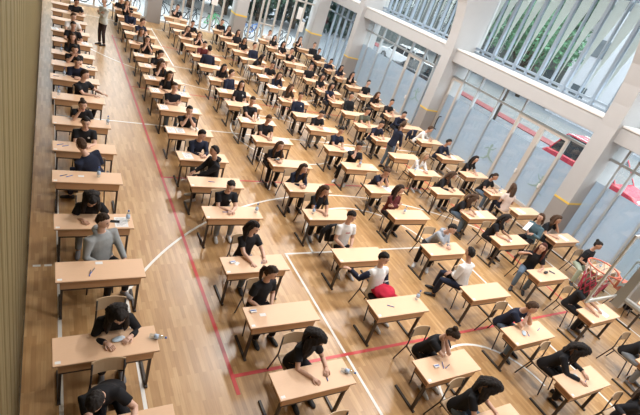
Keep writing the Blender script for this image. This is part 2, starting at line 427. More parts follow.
# end wall: pillars and glazing
for x0, x1, lab in ((4.45, 5.14, 'grey end wall pillar between the bicycles and the aisle'), (9.12, 9.80, 'grey end wall pillar with yellow band between bicycles'), (14.1, 14.86, 'grey end wall pillar with yellow band at the corner')):
    root = empty('pillar', ((x0 + x1) / 2, 26.6, 0)); tag(root, lab, 'pillar', 'end wall pillars', 'structure'); h = (x1 - x0) / 2
    MB().bb(-h, h, -.27, .6, 1.47, ZC).build('shaft', 'cream', root)
    MB().bb(-h - .004, h + .004, -.28, .6, 0, 1.38).build('painted_base', 'greypaint', root)
    MB().bb(-h - .008, h + .008, -.285, .6, 1.38, 1.47).build('band', 'yellow', root)
ex = [(-.22, 4.45), (5.14, 9.12), (9.80, 14.1), (14.86, XG)]
em = [[.3, 1.2, 2.0, 2.9, 3.7], [5.75, 6.35, 6.85, 7.4, 7.97, 8.55], [10.28, 10.85, 11.16, 11.78, 12.29, 12.88, 13.5], []]
for k, (a, b) in enumerate(ex):
    win(9 + k, YG, a, b, 0, 8.6, em[k], [2.98, 5.6], ('end wall glazing over the aisle beside the slatted wall', 'end wall glazing with white poster and bicycles behind', 'end wall glazing with hanging white notices and blue bicycles', 'narrow end wall glazing strip at the corner')[k], .09, set(em[k][1::2]), None, axis='x', fm='aluwarm')
tr = MB().bb(10.9, 11.8, YG - .06, YG + .04, 1.14, 1.22).build('trim_7', 'aluwarm'); tag(tr, 'horizontal rail of the end wall door', 'rail', kind='structure')
tag(MB().bb(XW, XG + .3, YG - .05, YG + .3, 8.6, ZC).build('wall_far', 'cream'), 'cream wall above the end glazing', 'wall', kind='structure')
tag(MB().bb(XW, XG, YG - .09, YG + .06, 0, .10).build('baseboard_far', 'sill'), 'pale sill along the foot of the end glazing', 'sill', kind='structure')
for x, z, wd, ht, lab in ((8.0, 1.55, .34, .55, 'white paper notice on the end glass behind the green bicycle'), (13.25, 1.95, .30, .7, 'upper hanging white notice on the end glass near the corner'), (13.62, 1.25, .28, .62, 'lower hanging white notice on the end glass near the corner')):
    o = MB().bb(-wd / 2, wd / 2, -.004, .004, 0, ht).build('paper_notice', 'paper'); o.location = (x, YG - .086, z); tag(o, lab, 'notice', 'notices on the end glass')

# ------------------------------------------------------------------ outside
tag(MB().bb(XG + .36, 90, -30, 90, -.16, -.04).build('pavement', 'pave'), 'pale grey pavement outside the window wall', 'pavement', kind='structure')
tag(MB().bb(-25, XG + .35, YG + .35, 90, -.16, -.045).build('yard_ground', 'yard'), 'pale ground of the bicycle yard behind the end wall', 'ground', kind='structure')
tag(MB().bb(27.0, 28.3, -10, 60, -.05, .02).build('kerb_strip', 'kerbred'), 'faded red kerb strip along the street', 'kerb', kind='structure')
tag(MB().bb(28.3, 37, -10, 60, -.05, .0).build('road', 'road'), 'pale street beyond the red kerb', 'road', kind='structure')

def tree(x, y, h, cr, mat, label, trunk=.18, seed=0, n=170, leafsize=.34):
    root = empty('street_tree', (x, y, -.04)); tag(root, label, 'tree', 'trees outside the glazing')
    rnd = random.Random(seed); t = MB()
    t.tube([(0, 0, 0), (.05, .03, h * .35), (-.03, .05, h * .7)], [trunk, trunk * .8, trunk * .5], 8)
    for k in range(4):
        a = k * 1.6 + rnd.random(); t.tube([(0, .03, h * .45), (math.cos(a) * cr * .35, math.sin(a) * cr * .35, h * .68), (math.cos(a) * cr * .65, math.sin(a) * cr * .65, h * .85)], [trunk * .5, trunk * .3, .03], 6)
    t.build('trunk', 'bark', root, smooth=True)
    c = MB()
    for k in range(n):
        d = V((rnd.gauss(0, 1), rnd.gauss(0, 1), rnd.gauss(0, 1))).normalized() * (rnd.random() ** .4)
        p = V((d.x * cr, d.y * cr, h * .78 + d.z * cr * .62))
        R = Matrix.Rotation(rnd.random() * 6, 3, 'Z') @ Matrix.Rotation(rnd.random() * 6, 3, 'X'); s_ = leafsize * (.6 + rnd.random() * .8)
        for q in range(5):
            o = V((rnd.gauss(0, .45), rnd.gauss(0, .45), rnd.gauss(0, .35))) * s_ * 1.6
            R2 = R @ Matrix.Rotation(rnd.random() * 6, 3, 'Y') @ Matrix.Rotation(rnd.random() * 6, 3, 'X')
            c.add([p + o + R2 @ V(v) * s_ for v in ((-.5, 0, 0), (0, -.28, .06), (.5, 0, 0), (0, .28, .06), )], [(0, 1, 2, 3)])
    co_ = c.build('crown', mat, root); co_['kind'] = 'stuff'
    return root
tree(25.5, 19.8, 7.2, 3.1, 'leafbright', 'green street tree with dark trunk beyond the upper window reflection panels', .20, 1, 760, .24)
tree(25.3, 24.6, 7.4, 2.8, 'leafdark', 'darker street tree beside the green one', .18, 3, 640, .24)
tree(38.5, 28.5, 11.5, 4.2, 'leaf', 'green tree across the street beside the bright one', .22, 3, 520, .5)
tree(39.5, 35.5, 11.0, 4.5, 'leafdark', 'tall dark tree across the street before the grey building', .25, 31, 560, .5)
tree(38.5, 43.5, 11.0, 4.5, 'leafdark', 'second tall dark tree across the street', .25, 32, 520, .5)
tree(36, 51.0, 11.0, 4.5, 'leaf', 'green tree at the far end of the street', .25, 33, 480, .5)
tree(26, 27.5, 9.0, 2.8, 'leafdark', 'dark tree beyond the far lower glazing', .22, 4, 260)
tree(21.5, 31.5, 6.5, 2.3, 'leafdark', 'dark tree at the far corner outside', .2, 5, 220)
for k, (x, y) in enumerate(((1.5, 36), (5.5, 34.5), (8.3, 33.6), (11.0, 34.2), (13.8, 34.8), (17.2, 35.5))):
    tree(x, y, 3.6, 2.3, 'leafdark' if k % 2 else 'leaf', 'yard tree behind the end glazing, ' + ('first', 'second', 'third', 'fourth', 'fifth', 'sixth')[k] + ' from the slatted wall', .2, 10 + k, 330, .42)
hd = MB(); rnd = random.Random(5)
for k in range(2600):
    p = V((rnd.uniform(-6, 24), rnd.uniform(36.5, 38.0), rnd.uniform(.1, 3.6))); R2 = Matrix.Rotation(rnd.random() * 6, 3, 'Y') @ Matrix.Rotation(rnd.random() * 6, 3, 'X')
    hd.add([p + R2 @ V(v) * .7 for v in ((-.5, 0, 0), (0, -.3, .06), (.5, 0, 0), (0, .3, .06))], [(0, 1, 2, 3)])
tag(hd.build('hedge', 'leafdark'), 'tall dark hedge closing the bicycle yard', 'hedge', kind='stuff')
def building(x, y, w_, d_, h, mat, label, rows, cols):
    root = empty('building', (x, y, -.04)); tag(root, label, 'building', 'buildings across the street')
    MB().bb(-w_ / 2, w_ / 2, -d_ / 2, d_ / 2, 0, h).build('walls', mat, root)
    g = MB()
    for r in range(rows):
        for c in range(cols):
            yy = -d_ / 2 + (c + .5) * d_ / cols; zz = 1.6 + r * (h - 1.5) / rows
            f = MB().bb(-w_ / 2 - .06, -w_ / 2 + .02, yy - .7, yy + .7, zz, zz + 1.4); f.build('window', 'winDark', root)
    MB().bb(-w_ / 2 - .3, w_ / 2 + .3, -d_ / 2 - .3, d_ / 2 + .3, h, h + .3).build('roof', 'buildgrey', root)
building(42, 16, 6, 19, 13, 'build', 'white building across the street beyond the upper windows', 3, 5)
building(47, 41, 6, 26, 16, 'buildgrey', 'grey building across the street behind the trees', 3, 6)
building(30, 44, 12, 8, 10, 'buildgrey', 'grey building at the far end of the street', 3, 2)

def car(x, y, rz, mat, label, L=4.7, W=1.8, Hh=1.62):
    root = empty('car', (x, y, -.04), rz); tag(root, label, 'car', 'parked cars')
    # profile in (length, z), body lofted across the width
    low = [(-.5, .35), (-.5, .80), (-.46, .98), (-.30, 1.02), (.22, 1.04), (.44, .92), (.5, .72), (.5, .33)]
    b = MB(); rs = []
    for t, k in ((-.5, .9), (-.46, 1), (.46, 1), (.5, .9)):
        rs.append([V((p * L * (1 if k == 1 else .985), t * W, .35 + (z - .35) * (1 if k == 1 else .93))) for p, z in low])
    b.rings(rs); b.build('body', mat, root, bevel=.03)
    top = [(-.44, .98), (-.36, Hh - .06), (-.20, Hh), (.02, Hh - .02), (.12, Hh - .12), (.26, 1.0)]
    c = MB(); rs = []
    for t, k in ((-.46, 1), (-.38, .0), (.38, .0), (.46, 1)):
        rs.append([V((p * L, (t if z < 1.1 else t * .84) * W, z)) for p, z in top])
    rs = [[V((p * L, -(.46 if z < 1.1 else .39) * W, z)) for p, z in top], [V((p * L, (.46 if z < 1.1 else .39) * W, z)) for p, z in top]]
    c.rings(rs); c.build('windows', 'carglass', root, bevel=.02)
    r2 = MB(); r2.bb(-.37 * L, .06 * L, -.36 * W, .36 * W, Hh - .03, Hh + .03); r2.build('roof', mat, root, bevel=.02)
    for sg in (-1, 1):
        p = MB()
        for a, bq in (((-.44, .99), (-.36, Hh)), ((-.14, 1.02), (-.14, Hh)), ((.26, 1.0), (.10, Hh - .02))):
            p.tube([(a[0] * L, sg * .465 * W, a[1]), (bq[0] * L, sg * .395 * W, bq[1])], .035, 6)
        p.build('pillar_trim', mat, root)
        MB().tube([(-.34 * L, sg * .33 * W, Hh + .07), (.02 * L, sg * .33 * W, Hh + .07)], .025, 6).build('roof_rail', 'chrome', root)
        MB().ell((.20 * L, sg * .53 * W, 1.05), (.10, .09, .07), nu=10, nv=6).build('mirror', mat, root, smooth=True)
        for xx in (-.31, .31):
            wq = MB(); wq.tube([(xx * L, sg * W * .5, .35), (xx * L, sg * W * .38, .35)], .34, 20); wh = wq.build('wheel', 'tyre', root, smooth=False)
            MB().tube([(xx * L, sg * W * .508, .35), (xx * L, sg * W * .49, .35)], .2, 16).build('hubcap', 'chrome', wh)
        MB().ell((.485 * L, sg * .36 * W, .78), (.06, .16, .08), nu=10, nv=6).build('headlight', 'white', root, smooth=True)
    return root
car(22.9, 10.75, -PI / 2, 'carred', 'red car with dark windows parked right outside the beige doors', 5.3, 1.9, 1.95)
car(22.9, 4.4, PI / 2, 'carred', 'second red car, parked beyond the lower glazing nearer the hoop end', 4.6)
car(22.5, 25.0, PI / 2 + .2, 'cardark', 'dark car parked beyond the far frosted panes')
car(25.0, 30.2, PI / 2 + .1, 'carwhite', 'white car parked beyond the dark car')

# bicycles
def bike_parts(root, mat):
    for nm, x in (('rear_wheel', -.52), ('front_wheel', .52)):
        wq = MB(); wq.tube([(x + .33 * math.cos(a), 0, .35 + .33 * math.sin(a)) for a in [2 * PI * k / 22 for k in range(22)]], .022, 6, close=True, side=None)
        wo = wq.build(nm, 'tyre', root, smooth=True)
        sp = MB()
        for k in range(6):
            a = PI * k / 6; sp.tube([(x - .32 * math.cos(a), 0, .35 - .32 * math.sin(a)), (x + .32 * math.cos(a), 0, .35 + .32 * math.sin(a))], .004, 4)
        sp.build('spokes', 'chrome', wo)
    f = MB()
    for a, b in (((-.52, 0, .35), (-.06, 0, .34)), ((-.06, 0, .34), (-.20, 0, .82)), ((-.52, 0, .35), (-.18, 0, .76)), ((-.06, 0, .34), (.36, 0, .78)), ((-.18, 0, .76), (.34, 0, .84)), ((.33, 0, .90), (.52, 0, .35))):
        f.tube([a, b], .028, 6)
    f.build('bike_frame', mat, root)
    MB().ell((-.21, 0, .88), (.13, .07, .04), nu=10, nv=6).build('saddle', 'dark', root, smooth=True)
    MB().tube([(.30, -.28, 1.0), (.34, -.1, .98), (.33, 0, .92), (.34, .1, .98), (.30, .28, 1.0)], .016, 6).build('handlebar', 'dark', root)
    return root
bikes = [(2.1, 28.0, .2, 'bikedark', 'dark bicycle standing first behind the end glass from the slatted wall'), (3.9, 27.9, .9, 'bikewhite', 'pale bicycle behind the end glass beside the first pillar'),
         (5.9, 28.3, 2.6, 'bikedark', 'dark bicycle behind the end glass beyond the first pillar'), (7.1, 28.0, .5, 'bikedark', 'dark bicycle behind the end glass left of the green one'), (8.3, 28.1, .6, 'bikegreen', 'green bicycle behind the end glass'),
         (8.9, 28.5, 2.2, 'bikegreen', 'second green bicycle behind the end glass against the pillar'), (10.4, 28.3, 2.5, 'bikeblue', 'blue bicycle behind the end glass beyond the yellow banded pillar'), (11.2, 28.5, .6, 'bikeblue', 'second blue bicycle behind the end glass'),
         (12.3, 28.2, 1.2, 'bikewhite', 'pale bicycle behind the end glass under the notices'), (13.2, 28.2, .4, 'bikedark', 'dark bicycle behind the end glass near the corner pillar')]
for x, y, rz, m, lab in bikes:
    rt = empty('bicycle', (x, y, -.045), rz); tag(rt, lab, 'bicycle', 'bicycles in the yard'); bike_parts(rt, m)

# ------------------------------------------------------------------ exam desks and chairs
DW, DD = 1.2, .44
def make_desk():
    root = empty('exam_desk', (0, 0, 0)); hx, hy = DW / 2, DD / 2
    MB().bb(-hx, hx, -hy, hy, .732, .75).build('table_top', 'desktop', root, bevel=.006)
    MB().bb(-hx + .002, hx - .002, -hy + .002, hy - .002, .720, .7325).build('edge_band', 'deskedge', root)
    b = MB(); b.bb(-hx + .06, hx - .06, -hy + .035, -hy + .05, .575, .72)
    b.bb(-hx + .06, hx - .06, -hy + .05, hy - .08, .60, .612)
    b.bb(-hx + .06, -hx + .075, -hy + .05, hy - .08, .612, .72, 1); b.bb(hx - .075, hx - .06, -hy + .05, hy - .08, .612, .72, 1)
    b.build('book_shelf', ['deskpanel', 'deskside'], root)
    MB().bb(-hx + .075, hx - .075, -hy + .036, -hy + .07, .548, .576).build('rail', 'steel', root)
    for sx in (-1, 1):
        x = sx * (hx - .085)
        l = MB().bb(x - .016, x + .016, -hy + .05, -hy + .10, .03, .60); l.bb(x - .016, x + .016, -hy + .05, hy - .10, .57, .599)
        lo = l.build('leg', 'steel', root)
        MB().bb(x - .02, x + .02, -hy + .01, hy + .09, .0, .032).build('foot_bar', 'steel', lo, bevel=.004)
    MB().bb(-hx + .025, -hx + .085, -hy + .03, -hy + .07, .7501, .7512).build('number_sticker', 'sticker', root)
    return root
def make_chair():
    root = empty('wooden_chair', (0, 0, 0))
    s_ = MB(); N = 9; rs = []
    for k in range(N):
        y = -.19 + .38 * k / (N - 1); dz = -.012 * math.sin(PI * k / (N - 1)) + (.006 if k == N - 1 else 0) - (.012 if k == 0 else 0)
        hw = .185 * (1 - .08 * (abs(k - 4) / 4) ** 3)
        rs.append([V((-hw, y, .442 + dz)), V((hw, y, .442 + dz)), V((hw, y, .455 + dz)), V((-hw, y, .455 + dz))])
    s_.rings(rs).build('seat', 'chairwood', root)
    b = MB(); rs = []
    for k in range(9):
        x = -.19 + .38 * k / 8; c = .035 * (1 - (x / .19) ** 2); tt = .006 * (abs(k - 4) / 4) ** 3
        rs.append([V((x, .195 + c, .635 + tt)), V((x, .207 + c, .635 + tt)), V((x, .237 + c, .83 - tt)), V((x, .225 + c, .83 - tt))])
    b.rings(rs).build('backrest', 'chairwood', root)
    for sx in (-1, 1):
        MB().tube([(sx * .20, .30, .0), (sx * .185, .20, .43), (sx * .182, .195, .50), (sx * .18, .222, .80)], .0125, 7).build('rear_leg', 'steel', root, smooth=True)
        MB().tube([(sx * .19, -.23, .0), (sx * .175, -.15, .43)], .0125, 7).build('front_leg', 'steel', root, smooth=True)
    fr = MB()
    for sx in (-1, 1): fr.tube([(sx * .178, -.16, .43), (sx * .184, .20, .43)], .011, 6)
    fr.tube([(-.178, -.15, .43), (.178, -.15, .43)], .011, 6); fr.tube([(-.184, .2, .43), (.184, .2, .43)], .011, 6)
    fr.build('seat_frame', 'steel', root)
    return root
DESK = {('A', 1): (0.12, 2.8), ('A', 2): (0.11, 4.03), ('A', 3): (0.15, 5.47), ('A', 4): (0.14, 6.73), ('A', 5): (0.12, 8.2), ('A', 6): (0.13, 9.45), ('A', 7): (0.13, 10.74), ('A', 8): (0.13, 12.21), ('A', 9): (0.09, 13.6), ('A', 10): (0.12, 14.77), ('A', 11): (0.12, 15.84), ('A', 12): (0.13, 17.18), ('A', 13): (0.11, 18.4), ('A', 14): (0.12, 19.96), ('A', 15): (0.12, 21.23), ('A', 16): (0.12, 22.52),
        ('B', 1): (2.61, 2.95), ('B', 2): (2.63, 4.18), ('B', 3): (2.61, 5.41), ('B', 4): (2.68, 7.02), ('B', 5): (2.65, 8.21), ('B', 6): (2.65, 9.4), ('B', 7): (2.64, 10.81), ('B', 8): (2.69, 12.31), ('B', 9): (2.66, 13.6), ('B', 10): (2.65, 14.72), ('B', 11): (2.66, 15.93), ('B', 12): (2.65, 17.06), ('B', 13): (2.66, 18.57), ('B', 14): (2.66, 19.93), ('B', 15): (2.66, 21.27), ('B', 16): (2.65, 22.6), ('B', 17): (2.64, 23.94), ('B', 18): (2.63, 25.11),
        ('C', 0): (4.98, 1.6), ('C', 1): (4.98, 2.67), ('C', 2): (4.93, 4.03), ('C', 3): (4.97, 5.51), ('C', 4): (4.96, 6.96), ('C', 5): (4.98, 8.14), ('C', 6): (5.02, 9.38), ('C', 7): (5.05, 10.8), ('C', 8): (5.03, 12.1), ('C', 9): (5.01, 13.4), ('C', 10): (5.01, 14.53), ('C', 11): (5.02, 15.71), ('C', 12): (5.01, 17.18), ('C', 13): (5.01, 18.42), ('C', 14): (5.01, 19.84), ('C', 15): (5.02, 20.99), ('C', 16): (5.0, 22.13), ('C', 17): (5.04, 23.55), ('C', 18): (5.03, 24.8),
        ('D', 0): (7.56, 1.78), ('D', 1): (7.43, 2.93), ('D', 2): (7.42, 4.1), ('D', 3): (7.45, 5.55), ('D', 4): (7.42, 6.97), ('D', 5): (7.47, 8.22), ('D', 6): (7.42, 9.51), ('D', 7): (7.39, 10.63), ('D', 8): (7.46, 12.11), ('D', 9): (7.41, 13.2), ('D', 10): (7.42, 14.56), ('D', 11): (7.45, 15.95), ('D', 12): (7.47, 17.18), ('D', 13): (7.46, 18.3), ('D', 14): (7.45, 19.45), ('D', 15): (7.42, 20.6), ('D', 16): (7.42, 21.76), ('D', 17): (7.41, 22.94), ('D', 18): (7.41, 24.2),
        ('E', 0): (10.2, 1.62), ('E', 1): (10.18, 3.03), ('E', 2): (10.04, 4.38), ('E', 3): (10.15, 5.77), ('E', 4): (10.14, 6.98), ('E', 5): (10.0, 8.27), ('E', 6): (9.95, 9.38), ('E', 7): (9.95, 10.53), ('E', 8): (10.02, 11.82), ('E', 9): (9.94, 12.95), ('E', 10): (10.02, 14.15), ('E', 11): (10.02, 15.3), ('E', 12): (10.02, 16.56), ('E', 13): (10.02, 17.9), ('E', 14): (10.02, 19.1), ('E', 15): (10.02, 20.36), ('E', 16): (10.02, 21.63), ('E', 17): (10.02, 22.87), ('E', 18): (10.05, 24.3),
        ('F', 1): (12.7, 3.06), ('F', 2): (12.6, 4.35), ('F', 3): (12.62, 5.76), ('F', 4): (12.59, 7.19), ('F', 5): (12.51, 8.31), ('F', 6): (12.48, 9.51), ('F', 7): (12.46, 10.82), ('F', 8): (12.49, 12.16), ('F', 9): (12.5, 13.45), ('F', 10): (12.5, 14.6), ('F', 11): (12.5, 15.7), ('F', 12): (12.5, 16.9), ('F', 13): (12.5, 18.1), ('F', 14): (12.5, 19.3), ('F', 15): (12.5, 20.5), ('F', 16): (12.5, 21.75), ('F', 17): (12.5, 23.0), ('F', 18): (12.5, 24.25)}
ROW = dict(A='row beside slatted wall', B='second row from slatted wall', C='third row from slatted wall', D='third row from window wall', E='second row from window wall', F='row beside window wall')
ORD = 'zeroth first second third fourth fifth sixth seventh eighth ninth tenth eleventh twelfth thirteenth fourteenth fifteenth sixteenth seventeenth eighteenth nineteenth'.split()
def where(c, r):
    first = dict(A=1, B=1, C=0, D=0, E=0, F=1)[c]
    return '%s from near end, %s' % (ORD[r - first + 1], ROW[c])

